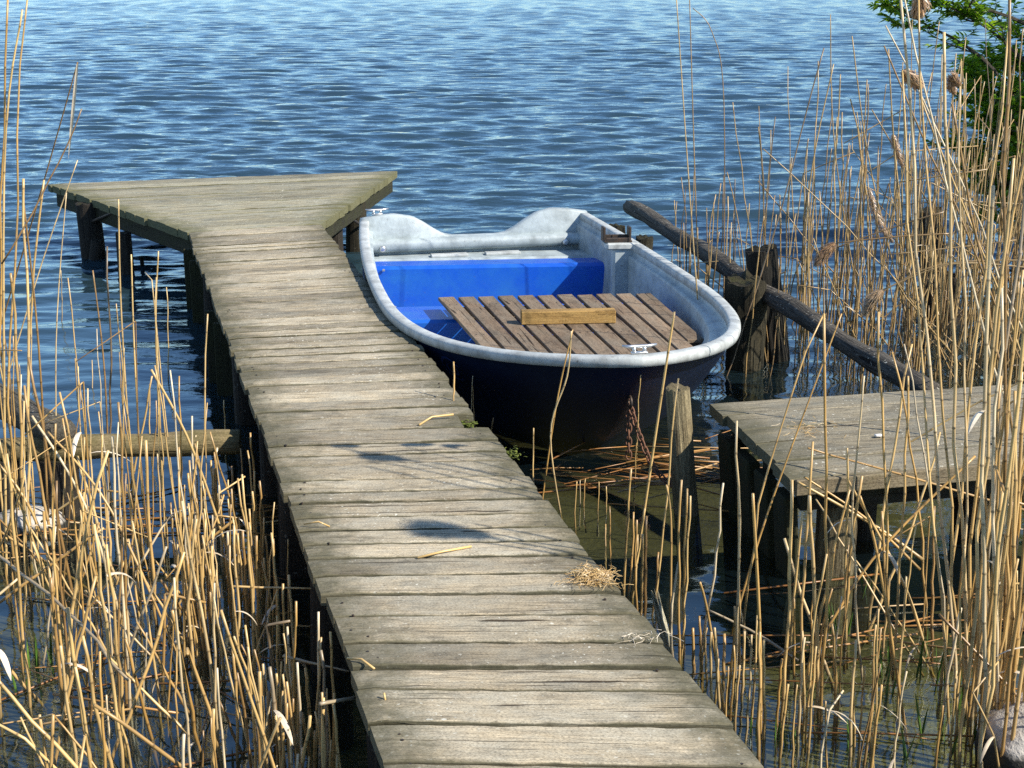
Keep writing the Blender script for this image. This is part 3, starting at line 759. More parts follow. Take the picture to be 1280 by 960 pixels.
tag(mb.build('mooring_chain', M['rust'], smooth=True), 'rusty iron chain running from the boat bow to the slim mooring post', 'chain')

# ---------------------------------------------------------------- boulders
def boulder(name, loc, r, sq, seed, label):
    bpy_v, bpy_f = [], []
    import bmesh
    bm = bmesh.new(); bmesh.ops.create_icosphere(bm, subdivisions=4, radius=1)
    for vv in bm.verts:
        p = vv.co; k = 1+.16*mnoise.noise(p*1.1+Vector((seed, 0, 0)))+.06*mnoise.noise(p*3+Vector((seed, 5, 0)))
        vv.co = Vector((p.x*sq[0], p.y*sq[1], p.z*sq[2]))*r*k
    me = bpy.data.meshes.new(name); bm.to_mesh(me); bm.free(); me.materials.append(M['rock'])
    me.polygons.foreach_set('use_smooth', [True]*len(me.polygons))
    o = bpy.data.objects.new(name, me); C.objects.link(o); o.location = loc; tag(o, label, 'rock'); return o
q = at(1290, 962, 0); boulder('boulder', (q.x+.02, q.y+.05, .05), .175, (1, 1, .95), 3.3, 'rounded pale grey boulder with dark base among the reed stems')
q = at(40, 668, 0); boulder('half_sunk_stone', (q.x-.05, q.y+.1, .0), .13, (1.4, .9, .65), 8.1, 'pale half-sunk stone below the old log barrier')

# ---------------------------------------------------------------- reeds
REEDS = []       # (size score, builder, region)
def stem_pts(base, tip, bend, k=9, kink=None):
    base, tip = Vector(base), Vector(tip); d = tip-base; a, b = frame_of(d); th = random.uniform(0, 6.28); L = d.length
    o = (a*math.cos(th)+b*math.sin(th))*bend*L; pts = []
    wob = [Vector((random.uniform(-1, 1), random.uniform(-1, 1), 0))*.006*L for _ in range(k+1)]
    for i in range(k+1):
        t = i/k; pts.append(base+d*t+o*4*t*(1-t)+wob[i]*(1 if 0 < i < k else 0))
    return pts
def stem_mesh(mb, pts, r0, r1, rnd=None, n=6, mi=0):
    rnd = random.random() if rnd is None else rnd
    # nodes every ~0.2 m : swollen dark rings
    P, RR, MS = [], [], []; L = [0]
    for i in range(1, len(pts)): L.append(L[-1]+(pts[i]-pts[i-1]).length)
    tot = L[-1]; cuts = []; s = random.uniform(.05, .18)
    while s < tot-.03: cuts.append(s); s += random.uniform(.14, .24)
    ss = sorted([(l, 0) for l in L]+[(c-.006, 1) for c in cuts]+[(c, 2) for c in cuts]+[(c+.006, 1) for c in cuts])
    j = 0
    for s, kind in ss:
        if s < 0 or s > tot: continue
        while j < len(L)-2 and s > L[j+1]: j += 1
        t = (s-L[j])/max(1e-6, L[j+1]-L[j]); p = pts[j].lerp(pts[j+1], t)
        if P and (p-P[-1]).length < .002: continue
        r = r0+(r1-r0)*s/tot
        P.append(p); RR.append(r*(1.22 if kind == 2 else 1.0)); MS.append(.75 if kind == 2 else (.15 if kind else 0.0))
    for i, p in enumerate(P):                                     # stained foot near the waterline
        if p.z < .10: MS[i] = max(MS[i], .55*(1-max(0, p.z)/.10))
    tube(mb, P, RR, n, rnd, moss=MS, mi=mi)
def leaf_mesh(mb, p, direction, L, w, droop, rnd=None, mi=0):
    d = Vector(direction).normalized(); side = d.cross(Vector((random.uniform(-.4, .4), random.uniform(-.4, .4), 1))).normalized(); v = []; k = 7
    q = Vector(p); cur = d.copy()
    for i in range(k+1):
        t = i/k; ww = w*(math.sin(PI*min(1, .12+.88*t))**.7+.03)
        up = side.cross(cur).normalized()
        v += [q-side*ww, q+up*ww*.35, q+side*ww]; cur = (cur+Vector((0, 0, -droop/k))).normalized(); q = q+cur*L/k
    f = [(3*i+a, 3*i+a+1, 3*i+a+4, 3*i+a+3) for i in range(k) for a in (0, 1)]
    mb.add(v, f, rnd=random.random() if rnd is None else rnd, mi=mi)
def plume_mesh(mb, pts, w, dense=150):
    pts = [Vector(p) for p in pts]; rn = random.random(); k = len(pts)-1
    for _ in range(dense):
        t = random.random(); x = t*k; i = min(int(x), k-1); p = pts[i].lerp(pts[i+1], x-i); d = (pts[i+1]-pts[i]).normalized(); a, b = frame_of(d)
        th = random.uniform(0, 6.28); prof = math.sin(PI*(.12+.86*t))**.8
        o = (a*math.cos(th)+b*math.sin(th)); L = w*random.uniform(.4, 1.1)*(.4+prof)
        s = p+o*w*prof*random.uniform(0, .75); e = s+(d*1.1+o*.55+Vector((0, 0, -.25))).normalized()*L
        sd_ = d.cross(o).normalized()*.0014; m_ = s.lerp(e, .6)+o*.003
        mb.add([s-sd_*.5, s+sd_*.5, m_+sd_, e, m_-sd_], [(0, 1, 2, 4), (4, 2, 3)], rnd=min(1, max(0, rn+random.uniform(-.3, .3))))

def reed(base, tip, region, r=None, bend=None, leaf=False, plume=None, via=None, label=None, rnd=None, far=False, must=False, sink=.12, white=False, leaf_at=None, snap=False):
    base, tip = Vector(base), Vector(tip)
    r = r or random.uniform(.0042, .0072)
    REEDS.append(dict(base=base, tip=tip, region=region, r=r, bend=random.gauss(0, .018) if bend is None else bend, leaf=leaf, plume=plume, via=[Vector(q) for q in via] if via else None,
                      label=label, rnd=rnd, far=far, must=must, sink=sink, leaf_at=leaf_at, snap=snap))
def RP(bx, by, tx, ty, region, dy=None, via=None, z=0.0, **k):
    """a stalk measured in the photo: foot on the water at (bx,by), tip at (tx,ty) about as far away"""
    b = at(bx, by, z); dy = random.uniform(-.12, .12) if dy is None else dy
    tp = at_y(tx, ty, b.y+dy)
    vv = None
    if via: vv = [at_y(x, y, b.y+dy*(i+1)/(len(via)+1)) for i, (x, y) in enumerate(via)]
    reed(b, tp, region, via=vv, must=True, **k)

REG = {
 'left': ('dry golden reed stalk growing from the water beside the old log barrier', 'reeds around the old log barrier'),
 'stub': ('short broken reed stub standing in the shade right under the long pier edge', 'broken reed stubs along the shaded pier side'),
 'open': ('thin straight reed standing alone in open water near the pier platform', 'lone reeds in open water near the platform'),
 'mid': ('dry reed standing between the long pier edge and the slim mooring post', 'reeds between pier and mooring post'),
 'front': ('dry reed standing in front of the small grey jetty', 'reeds in front of the small jetty'),
 'clump': ('tall dry reed of the dense clump behind the grey boulder', 'reed clump by the boulder'),
 'back': ('thin dry reed in the bed beyond the small jetty and sloping log', 'reed bed beyond the small jetty'),
}
# --- measured reeds: centre
RP(672, 640, 716, 412, 'mid', via=[(694, 514)], label='bent reed whose tip crosses the boat rim, arching left of its twin', r=.0045)
RP(706, 640, 714, 414, 'mid', via=[(688, 545), (709, 470)], label='wavy reed rising to the boat rim beside the mooring chain', r=.0045)
RP(788, 728, 843, 390, 'mid', via=[(820, 540)], label='tallest slanting reed crossing the boat bow cleat', r=.0062)
RP(813, 770, 848, 473, 'mid', label='slender reed leaning across the slim mooring post', r=.0045)
RP(793, 600, 801, 464, 'mid', r=.004); RP(796, 560, 803, 480, 'mid', r=.004)
RP(667, 612, 667, 535, 'mid', r=.0045)
RP(597, 560, 590, 464, 'mid', r=.0038); RP(584, 556, 591, 470, 'mid', r=.0036)
RP(566, 507, 567, 452, 'mid', z=DZ-.02, r=.0048, label='lone reed poking up through a gap in the pier boards', sink=0)
RP(611, 570, 617, 522, 'mid', r=.004)
RP(764, 730, 762, 633, 'mid', r=.005); RP(780, 742, 789, 586, 'mid', r=.0055); RP(783, 745, 792, 640, 'mid'); RP(806, 770, 808, 645, 'mid'); RP(800, 766, 796, 650, 'mid')
RP(788, 745, 806, 636, 'mid', r=.006); RP(799, 768, 803, 668, 'mid', r=.007); RP(794, 760, 797, 668, 'mid'); RP(823, 756, 823, 690, 'mid'); RP(838, 800, 833, 606, 'mid', via=[(839, 660)])
RP(852, 822, 852, 600, 'mid', r=.0055); RP(856, 815, 859, 611, 'mid', r=.0055); RP(850, 818, 863, 620, 'mid', r=.005); RP(847, 825, 849, 700, 'mid', r=.007)
RP(759, 690, 757, 655, 'mid', r=.004); RP(722, 660, 721, 602, 'mid', r=.004)
for x, yb, yt in ((725, 632, 600), (733, 636, 598), (747, 640, 602), (757, 640, 608)): RP(x, yb, x+random.uniform(-2, 2), yt, 'mid', r=.0035)
RP(870, 815, 904, 604, 'mid', r=.0055); RP(916, 900, 875, 728, 'mid', via=[(886, 773)], r=.0055); RP(893, 910, 889, 790, 'mid'); RP(905, 900, 893, 785, 'mid'); RP(868, 840, 866, 785, 'mid')
for x, yb, yt in ((880, 830, 770), (887, 850, 790), (897, 868, 795), (893, 872, 823), (878, 836, 785), (905, 862, 792)): RP(x, yb, x+random.uniform(-6, 8), yt, 'mid')
# --- measured reeds: in front of the jetty
RP(920, 850, 921, 526, 'front', r=.0058); RP(926, 840, 923, 600, 'front'); RP(952, 920, 941, 617, 'front', via=[(950, 800)]); RP(915, 760, 1052, 392, 'front', r=.005, via=[(960, 640)], dy=.2)
RP(932, 790, 1030, 392, 'front', r=.005, dy=.25); RP(1030, 900, 1030, 392, 'front', r=.0062); RP(1027, 890, 1012, 620, 'front', r=.008); RP(1003, 880, 1016, 552, 'front', r=.006)
RP(975, 905, 990, 600, 'front', r=.0066, dy=.05); RP(985, 830, 1003, 640, 'front'); RP(1061, 800, 1059, 560, 'front', r=.0055); RP(1008, 800, 1219, 570, 'front', via=[(1090, 700)], r=.006, dy=.25)
RP(991, 895, 1062, 612, 'front', r=.006); RP(1140, 905, 1075, 620, 'front', via=[(1098, 700)], r=.006); RP(1172, 820, 1060, 600, 'front', via=[(1132, 735)], r=.007, label='thick pale reed curving down below the jetty front', dy=.1)
RP(1154, 700, 998, 603, 'front', z=.2, via=[(1090, 655)], dy=.05, r=.008, sink=0, label='broken orange-brown reed hanging level under the jetty edge')
RP(1150, 712, 1005, 596, 'front', z=.17, via=[(1085, 650)], dy=.02, r=.006, sink=0)
RP(998, 826, 886, 763, 'front', z=.03, dy=.2, sink=0, r=.006, label='fallen reed lying across the stems beside the pier')
RP(1290, 890, 1174, 768, 'front', z=.15, dy=.15, sink=0, r=.006, rnd=1.0, label='dark dead stem slanting down to the boulder')
RP(1120, 830, 1098, 390, 'front', r=.0052); RP(1083, 845, 1080, 470, 'front', r=.005); RP(1108, 860, 1135, 470, 'front', dy=.15); RP(1087, 770, 1140, 430, 'front', dy=.2); RP(1070, 930, 1068, 830, 'front')
RP(1064, 945, 1070, 800, 'front'); RP(1079, 955, 1101, 785, 'front'); RP(950, 955, 950, 790, 'front'); RP(958, 920, 955, 800, 'front'); RP(1045, 900, 1040, 780, 'front')
RP(1290, 640, 1010, 560, 'front', z=.3, dy=-.4, sink=0, r=.0055, label='long reed lying almost level across the jetty front'); RP(1010, 640, 1290, 470, 'front', z=.12, dy=-.3, sink=0)
RP(1070, 790, 1175, 540, 'front', dy=.2); RP(1160, 760, 1115, 440, 'front', dy=.1); RP(1190, 800, 1130, 430, 'front', dy=.2)
# --- measured reeds: left
RP(0, 470, 97, 200, 'left', dy=.1, r=.0055, via=[(52, 330)])
RP(-15, 430, 97, 78, 'left', dy=-.9, r=.006, via=[(45, 260)], label='bent reed whose broken tip hangs down white over the lake', leaf_at=(97, 78, 85, 199))
RP(18, 700, 35, -8, 'left', r=.0058, dy=.1); RP(5, 720, 28, 12, 'left', r=.006, dy=-.1, via=[(5, 220)]); RP(-8, 690, 10, -8, 'left', r=.006)
RP(2, 330, 102, 136, 'left', z=1.4, dy=.1, r=.0035, rnd=1.0, sink=0)
RP(42, 650, 55, 225, 'left', r=.0055); RP(70, 640, 83, 241, 'left', via=[(70, 430)], r=.004); RP(60, 660, 28, 240, 'left', r=.006, via=[(48, 430)])
RP(165, 600, 148, 249, 'left', via=[(152, 400)], r=.0055); RP(132, 600, 134, 308, 'left', r=.006); RP(135, 620, 116, 338, 'left', via=[(131, 470)], r=.0055); RP(176, 600, 164, 318, 'left', via=[(168, 440)], r=.005)
RP(205, 640, 198, 314, 'left', via=[(195, 430)], r=.0055); RP(208, 475, 208, 359, 'open', r=.0045); RP(187, 560, 187, 480, 'left'); RP(75, 400, 76, 338, 'open', r=.004)
RP(95, 487, 94, 448, 'open', r=.004); RP(115, 487, 115, 450, 'open', r=.004); RP(149, 485, 149, 440, 'open', r=.004); RP(40, 470, 40, 350, 'open', r=.004); RP(23, 480, 24, 455, 'open', r=.004)
RP(310, 740, 189, 462, 'left', via=[(244, 570)], r=.006, label='long reed leaning from the barrier towards the pier', dy=-.1); RP(150, 620, 190, 470, 'left', r=.006); RP(222, 690, 224, 470, 'left')
RP(240, 700, 240, 520, 'left'); RP(281, 560, 280, 500, 'stub', r=.005)
RP(400, 880, 486, 864, 'stub', z=.45, dy=.25, r=.006, sink=0, label='pale broken straw poking level over the pier edge'); RP(290, 733, 402, 736, 'stub', z=.35, dy=.05, r=.0045, sink=0)
RP(354, 820, 436, 839, 'stub', z=.32, dy=-.1, r=.005, sink=0)
RP(397, 960, 398, 765, 'stub', r=.0062, label='straight single reed stub with a dark torn top near the pier edge'); RP(420, 960, 413, 790, 'stub', r=.0055)
RP(90, 760, -20, 560, 'left', via=[(40, 640)], r=.007, dy=.1); RP(165, 800, 40, 520, 'left', r=.0065, dy=.2, via=[(110, 640)]); RP(240, 830, 60, 540, 'left', r=.006, dy=.2, via=[(140, 640)])
RP(-10, 760, 130, 660, 'left', z=.25, dy=.1, sink=0, r=.006); RP(-10, 690, 160, 850, 'left', z=.4, dy=-.9, sink=0, r=.0065)
RP(120, 960, 85, 760, 'left', r=.0075); RP(115, 960, 230, 690, 'left', r=.0065, dy=.2); RP(55, 960, 120, 720, 'left', dy=.15, r=.0065)
# --- random fill: left bed
def on_pier(p):
    t_ = (p.y-PL0.y)/(PL1.y-PL0.y)
    return PL0.x+(PL1.x-PL0.x)*t_-.02 < p.x < PR0.x+(PR1.x-PR0.x)*t_+.03
def in_boat(p):
    q = Vector((p.x+.2764, p.y-11.0934)); v = q.x*math.cos(BA)+q.y*math.sin(BA); u = q.x*math.sin(BA)-q.y*math.cos(BA)
    return abs(v) < 1.06 and -.05 < u < 4.4
def fill(n, region, xr, yr, hr, lean, rr=(.0032, .0072), leafp=.2, far=False, flop=.08, yfun=None, kink=.13):
    k = 0; tries = 0
    while k < n and tries < n*20:
        tries += 1
        x, y = random.uniform(*xr), random.uniform(*yr)
        b = at(x, y, 0)
        t_ = (b.y-PL0.y)/(PL1.y-PL0.y)
        if PL0.x+(PL1.x-PL0.x)*t_-.03 < b.x < PR0.x+(PR1.x-PR0.x)*t_+.04: continue
        if (yfun and not yfun(x, y, b)) or in_boat(b): continue
        h = random.uniform(*hr) if not callable(hr) else hr(x, y)
        le = random.gauss(0, lean); az = random.uniform(0, 6.28)
        if random.random() < flop: le = random.choice((-1, 1))*random.uniform(.45, 1.0); az = random.gauss(0, .6)
        tip = b+Vector((math.sin(le)*math.cos(az), math.sin(le)*math.sin(az), math.cos(le)))*h
        vv = None
        if random.random() < kink and h > .45:                    # a snapped stalk: its upper part folds over
            m_ = b.lerp(tip, random.uniform(.55, .85)); a2 = random.uniform(0, 6.28); l2 = h*random.uniform(.12, .35)
            vv = [b.lerp(m_, .5)+Vector((random.gauss(0, .01), 0, 0)), m_]; tip = m_+Vector((math.cos(a2)*l2, math.sin(a2)*l2*.6, random.uniform(-.7, .5)*l2))
            if on_pier(tip): tip.x = 2*m_.x-tip.x
            if on_pier(tip) or in_boat(tip): vv = None; tip = b+Vector((0, 0, h))
        if not vv and in_boat(tip): tip = b+Vector((.05, 0, h))
        if not vv and on_pier(tip) and tip.z < 1.2: tip = b+Vector((random.uniform(-.03, .0) if b.x < 0 else random.uniform(0, .03), 0, h))
        reed(b, tip, region, r=random.uniform(*rr), leaf=random.random() < leafp, far=far, via=vv, snap=bool(vv)); k += 1
def left_h(x, y):
    if x < 60: return random.choice((random.uniform(.5, 1.1), random.uniform(.9, 1.75)))
    return random.triangular(.25, 1.15, .7) if x < 200 else random.triangular(.2, .95, .5)
fill(40, 'left', (-60, 90), (640, 900), left_h, .12, flop=.12)
fill(24, 'left', (-20, 260), (640, 860), lambda x, y: random.uniform(.75, 1.35), .10, rr=(.0028, .0042), flop=.1, leafp=.1)
fill(66, 'left', (60, 330), (690, 900), left_h, .13, flop=.2)
fill(46, 'left', (60, 400), (880, 1060), lambda x, y: random.triangular(.2, .95, .5), .15, flop=.26, rr=(.004, .0078))
fill(84, 'stub', (220, 420), (640, 830), lambda x, y: random.uniform(.24, .5), .07, flop=.03, yfun=lambda x, y, b: b.x > PL0.x+(PL1.x-PL0.x)*(b.y-PL0.y)/(PL1.y-PL0.y)-.45)
fill(64, 'stub', (320, 480), (830, 1060), lambda x, y: random.uniform(.2, .46), .08, flop=.06, yfun=lambda x, y, b: b.x > PL0.x+(PL1.x-PL0.x)*(b.y-PL0.y)/(PL1.y-PL0.y)-.40)
fill(26, 'front', (1000, 1180), (800, 1010), lambda x, y: random.uniform(.2, .75), .10)
fill(14, 'front', (900, 1010), (830, 1000), lambda x, y: random.uniform(.2, .45), .06, rr=(.004, .006))
# near right clump, its tall plumed neighbours standing just past the picture edge
fill(25, 'clump', (1195, 1285), (830, 985), lambda x, y: random.uniform(.7, 1.95), .075, rr=(.0045, .0075), flop=.0)
fill(13, 'clump', (1225, 1290), (850, 985), lambda x, y: random.uniform(1.0, 2.0), .05, rr=(.005, .0078), flop=0)
fill(16, 'clump', (1175, 1300), (800, 980), lambda x, y: random.uniform(.3, .9), .12, flop=.2)
fill(5, 'clump', (1300, 1500), (820, 1010), lambda x, y: random.uniform(1.0, 1.7), .09, flop=0)
for (bx, by, tx, ty, dy) in ((1200, 880, 1125, -10, .3), (1222, 890, 1180, 40, .2), (1175, 860, 1260, 40, .4), (1260, 900, 1262, -20, .1), (1250, 940, 1252, 360, .05), (1230, 830, 1290, 150, .3),
                             (1330, 560, 1107, 32, .1), (1360, 600, 1105, 57, .1), (1310, 640, 1128, -15, .2), (1320, 520, 1150, 120, .0), (1300, 700, 1190, 130, .1)):
    RP(bx, by, tx, ty, 'clump', dy=dy, r=.0062)
# far right bed
def back_h(x, y): return (random.triangular(.4, 1.9, .9) if x < 1040 else random.triangular(.5, 2.3, 1.2))
fill(26, 'back', (850, 920), (385, 440), lambda x, y: random.uniform(.5, 1.15), .05, rr=(.004, .006), far=True, leafp=.02)
fill(190, 'back', (925, 1300), (380, 470), back_h, .10, rr=(.004, .0062), far=True, leafp=.02, flop=.12, kink=.22)
fill(130, 'back', (1120, 1340), (330, 480), back_h, .12, rr=(.004, .0065), far=True, leafp=.03, flop=.2, kink=.2)
fill(40, 'back', (1040, 1320), (470, 485), lambda x, y: random.uniform(.3, .9), .08, rr=(.004, .006), far=True, yfun=lambda x, y, b: b.y > 7.4)
for (bx, by, tx, ty, via, lab) in ((882, 470, 845, -10, [(862, 240)], None), (878, 440, 862, 0, [(868, 200)], None), (905, 420, 866, 10, [(905, 130), (890, 40)], None), (850, 330, 843, 250, None, None), (838, 330, 846, 252, None, None),
    (930, 470, 955, 270, None, None), (1005, 460, 1042, 80, [(1010, 250)], None), (1090, 440, 1038, 18, [(1045, 200)], None), (1150, 430, 1065, 45, [(1090, 220)], 'long reed folded over at the top before the lake'), (900, 470, 1030, 60, None, None),
    (1180, 265, 1040, 312, None, None), (1270, 300, 1110, 318, None, None), (1290, 325, 1085, 376, [(1170, 332)], None)):
    hz = 0.0
    if by < 330: hz = .55
    b = at(bx, by, hz) if by >= 330 else at_y(bx, by, 8.6)
    tp = at_y(tx, ty, b.y+random.uniform(-.1, .1)); vv = [at_y(x, y, b.y) for (x, y) in via] if via else None
    reed(b, tp, 'back', via=vv, must=True, far=True, r=.005, label=lab, sink=.12 if by >= 330 else 0)
# plumed reeds: foot, tip, plume course (photo measures)
def plumed(bx, by, course, dy, region, label, w=.022, r=.005, hz=0.0, Y=None, dense=900, via=None):
    b = at(bx, by, hz) if Y is None else at_y(bx, by, Y)
    w *= 1.15; pl = [at_y(x, y, b.y+dy+.02*i) for i, (x, y) in enumerate(course)]
    vv = [at_y(x, y, b.y+dy*.6) for (x, y) in via] if via else None
    reed(b, pl[0], region, via=vv, plume=(pl, w, dense), label=label, must=True, far=region == 'back', r=r, sink=.1 if Y is None else 0)
plumed(1135, 440, [(1086, 236), (1092, 262), (1102, 285), (1116, 302)], 0, 'back', 'reed with a brown plume curling over above the sloping log', .032)
plumed(1190, 292, [(1045, 304), (1032, 314), (1020, 330)], 0, 'back', 'nearly level reed ending in a pale feathery plume', .038, Y=8.6)
plumed(1290, 335, [(1104, 362), (1092, 372), (1080, 392)], 0, 'back', 'arched reed with a drooping tan plume beside the piles', .04, Y=8.4, via=[(1190, 330)])
plumed(1135, 420, [(1116, 168), (1120, 185), (1128, 208)], 0, 'back', 'reed with a narrow rust-brown plume before the bush', .028)
plumed(1190, 900, [(1128, 88), (1138, 96), (1150, 108)], .55, 'clump', 'tall reed with a small brown plume leaning over the lake', .022)
plumed(1215, 900, [(1148, -14), (1151, 4), (1146, 18)], .4, 'clump', 'tallest reed with a dark plume cut by the picture top', .026)
plumed(1212, 860, [(1200, 108), (1191, 96), (1188, 106), (1193, 116)], .3, 'clump', 'reed with a small curled pale plume against the green bush', .016)
# two tall plumes whose shadows fall on the deck
def shadow_plume(sx, sy, z, label, size):
    P = at(sx, sy, DZ); k = (z-DZ)/sd.z; c = P+sd*k
    pl = [c+Vector((.08, -.02, -.06))*size, c+Vector((.02, 0, .0)), c+Vector((-.05, .02, -.01))*size, c+Vector((-.11, .04, -.07))*size]
    reed(Vector((c.x+.25, c.y-.1, 0)), pl[0], 'clump', plume=(pl, .068*size, 2600), label=label, must=True, r=.006)
shadow_plume(556, 664, 2.62, 'bushy plumed reed leaning from the clump towards the pier', 1.2)
shadow_plume(478, 571, 2.62, 'slim plumed reed leaning from the clump towards the lake', .72)

# split: the 292 that show largest stand as objects of their own, the rest is one mass
def score(q):
    (x0, y0), (x1, y1) = px(q['base']), px(q['tip'])
    vis = max(0, min(960, max(y0, y1))-max(0, min(y0, y1)))
    if max(x0, x1) < -5 or min(x0, x1) > 1285: vis *= .02
    return vis*q['r']/max(2, q['base'].y)*(50 if q['must'] else 1)
REEDS.sort(key=score, reverse=True)
rest = MB(); used = set()
for idx, q in enumerate(REEDS):
    random.seed(1000+idx)
    b, tp = q['base'], q['tip']; b2_ = b-Vector((0, 0, q['sink'])) if q['sink'] else b
    if q['snap']:
        c_ = [b2_]+q['via']+[tp]; pts = [c_[0], c_[0].lerp(c_[1], .5), c_[1], c_[1].lerp(c_[2], .6), c_[2], c_[2].lerp(c_[3], .08), c_[2].lerp(c_[3], .5), c_[3]]
    elif q['via']:
        ctrl = [b2_]+q['via']+[tp]; pts = []
        for i in range(len(ctrl)-1):
            p0, p1, p2, p3 = ctrl[max(i-1, 0)], ctrl[i], ctrl[i+1], ctrl[min(i+2, len(ctrl)-1)]
            for s in range(6):
                t = s/6; pts.append(.5*((2*p1)+(p2-p0)*t+(2*p0-5*p1+4*p2-p3)*t*t+(3*p1-p0-3*p2+p3)*t**3))
        pts.append(tp)
    else: pts = stem_pts(b2_, tp, q['bend'])
    single = idx < 292
    mb = MB() if single else rest; MI = 0 if (single or q['far']) else 1
    o0 = b.copy()
    if single: pts = [p-o0 for p in pts]
    stem_mesh(mb, pts, q['r'], q['r']*random.uniform(.55, .8), q['rnd'], n=7 if b.y < 7 else 5, mi=MI)
    if not single:
        if q['leaf'] and len(pts) > 5:
            i = random.randrange(len(pts)//3, len(pts)-2); d = (pts[i+1]-pts[i]).normalized(); a = random.uniform(0, 6.28)
            leaf_mesh(rest, pts[i], d*.35+Vector((math.cos(a), math.sin(a), .0)), random.uniform(.08, .2), random.uniform(.003, .007), random.uniform(.8, 2.4), mi=2)
        continue
    mat = M['reed_far'] if q['far'] else M['reed']
    o = mb.build('reed_stalk', mat, smooth=True); o.location = o0
    lab, grp = REG[q['region']]
    if q['label']: tag(o, q['label'], 'reed', grp)
    else: tag(o, lab, 'reed', grp)
    if q['plume']:
        pl, w, dn = q['plume']; pm = MB(); plume_mesh(pm, [p-o0 for p in pl], w, dn); pm.build('plume', M['plume'], o)
    if q['leaf_at']:
        x0, y0, x1, y1 = q['leaf_at']; pm = MB(); a = tp-o0; c = at_y(x1, y1, tp.y)-o0
        leaf_mesh(pm, a, c-a, (c-a).length, .011, .05); pm.build('leaf', M['papery'], o)
    elif q['leaf']:
        i = random.randrange(len(pts)//3, len(pts)-2); d = (pts[i+1]-pts[i]).normalized(); a = random.uniform(0, 6.28)
        pm = MB(); leaf_mesh(pm, pts[i], d*.35+Vector((math.cos(a), math.sin(a), .0)), random.uniform(.10, .24), random.uniform(.005, .011), random.uniform(.8, 2.4)); pm.build('leaf', M['papery'], o)
if rest.v:
    o = rest.build('reed_bed', [M['reed_far'], M['reed'], M['papery']], smooth=True)
    tag(o, 'thin reed stems filling the bed behind the taller stalks', 'reeds', kind='stuff')
random.seed(99)

# floating straw, green shoots, bits on the boards
def straws(name, n, region, label, zr=(.004, .02), L=(.15, .7), mat='straw', ang=.5):
    mb = MB()
    for _ in range(n):
        x, y = region(); p = at(x, y, random.uniform(*zr)); a = random.gauss(0, ang); l = random.uniform(*L)/2
        d = Vector((math.cos(a), math.sin(a), random.uniform(-.02, .03)))
        tube(mb, [p-d*l, p+Vector((0, 0, random.uniform(-.004, .006))), p+d*l], random.uniform(.0022, .0048), 5, rnd=random.random())
    return tag(mb.build(name, M[mat], smooth=True), label, 'straw', kind='stuff')
straws('floating_straw', 46, lambda: (random.gauss(835, 70), random.gauss(592, 26)), 'orange-brown straw floating around the slim mooring post', L=(.15, .75))
straws('floating_straw', 20, lambda: (random.uniform(960, 1290), random.uniform(715, 930)), 'thin brown straw floating in front of the small jetty', L=(.2, 1.0), ang=.25)
straws('floating_straw', 34, lambda: (random.uniform(-10, 330), random.gauss(655, 30)), 'brown straw floating under the old log barrier', L=(.15, .6), ang=.3)
straws('floating_straw', 20, lambda: (random.uniform(0, 360), random.uniform(740, 960)), 'pale straw lying on the water among the near reeds', L=(.2, .7), ang=.6)
mb = MB()
for (x, y, h) in [(1052, 800, .10), (1045, 795, .09), (1080, 745, .08), (1110, 880, .10), (1148, 850, .16), (1175, 870, .14), (1060, 945, .08), (1200, 905, .15), (1202, 860, .14), (975, 935, .07), (985, 945, .06), (1110, 850, .12), (1150, 930, .12), (1225, 950, .14), (1250, 850, .12), (940, 930, .05), (45, 850, .10), (62, 840, .1), (30, 870, .08), (1130, 960, .1), (1180, 950, .1)]:
    for _ in range(3):
        p = at(x+random.uniform(-8, 8), y+random.uniform(-6, 6), -.04); hh = h*random.uniform(.7, 1.4)+.04
        leaf_mesh(mb, p, (random.uniform(-.2, .2), random.uniform(-.1, .1), 1), hh, .0042, .15)
tag(mb.build('green_shoots', M['shoot']), 'fresh green reed shoots coming up through the shallow water', 'reed shoots', kind='stuff')

def deck_straw(name, pxs, z, r, label, mat='reed'):
    mb = MB(); tube(mb, [at(x, y, z+dz) for (x, y, dz) in pxs], r, 6, rnd=.55)
    return tag(mb.build(name, M[mat], smooth=True), label, 'straw')
deck_straw('straw', [(522, 697, .004), (555, 689, .010), (589, 683, .006)], DZ, .0045, 'short yellow straw lying on the pier beside a plume shadow')
deck_straw('straw', [(524, 531, .006), (540, 521, .012), (567, 518, .02)], DZ, .005, 'curved pale straw lying near the notch in the pier edge')
deck_straw('straw', [(480, 866, .02), (482, 878, -.005)], DZ, .003, 'tiny straw peg stuck in a gap at the near pier edge')
deck_straw('twig', [(434, 823, .004), (452, 824, .012), (468, 836, .004)], DZ, .0035, 'thin curled brown twig on the near left pier boards')
deck_straw('twig', [(380, 655, .01), (398, 652, .03), (412, 658, .005)], DZ, .003, 'bent straw splinter on the left pier edge halfway along')
def tuft(name, x, y, z, n, s, label, mat='straw', ht=.03):
    mb = MB(); c = at(x, y, z)
    for _ in range(n):
        a = random.uniform(0, 6.28); p = c+Vector((random.gauss(0, s), random.gauss(0, s), random.uniform(.002, ht))); l = random.uniform(.02, .06); b = a+random.uniform(-1.2, 1.2)
        tube(mb, [p, p+Vector((math.cos(a)*l*.5, math.sin(a)*l*.5, random.uniform(-.004, .012))), p+Vector((math.cos(a)+math.cos(b), math.sin(a)+math.sin(b), 0))*l*.5+Vector((0, 0, -.003))], .0008, 4, rnd=random.uniform(.3, 1))
    return tag(mb.build(name, M[mat]), label, 'straw')
tuft('straw_tuft', 741, 726, DZ, 420, .030, 'crumpled tuft of pale dry grass on the pier edge', 'reed')
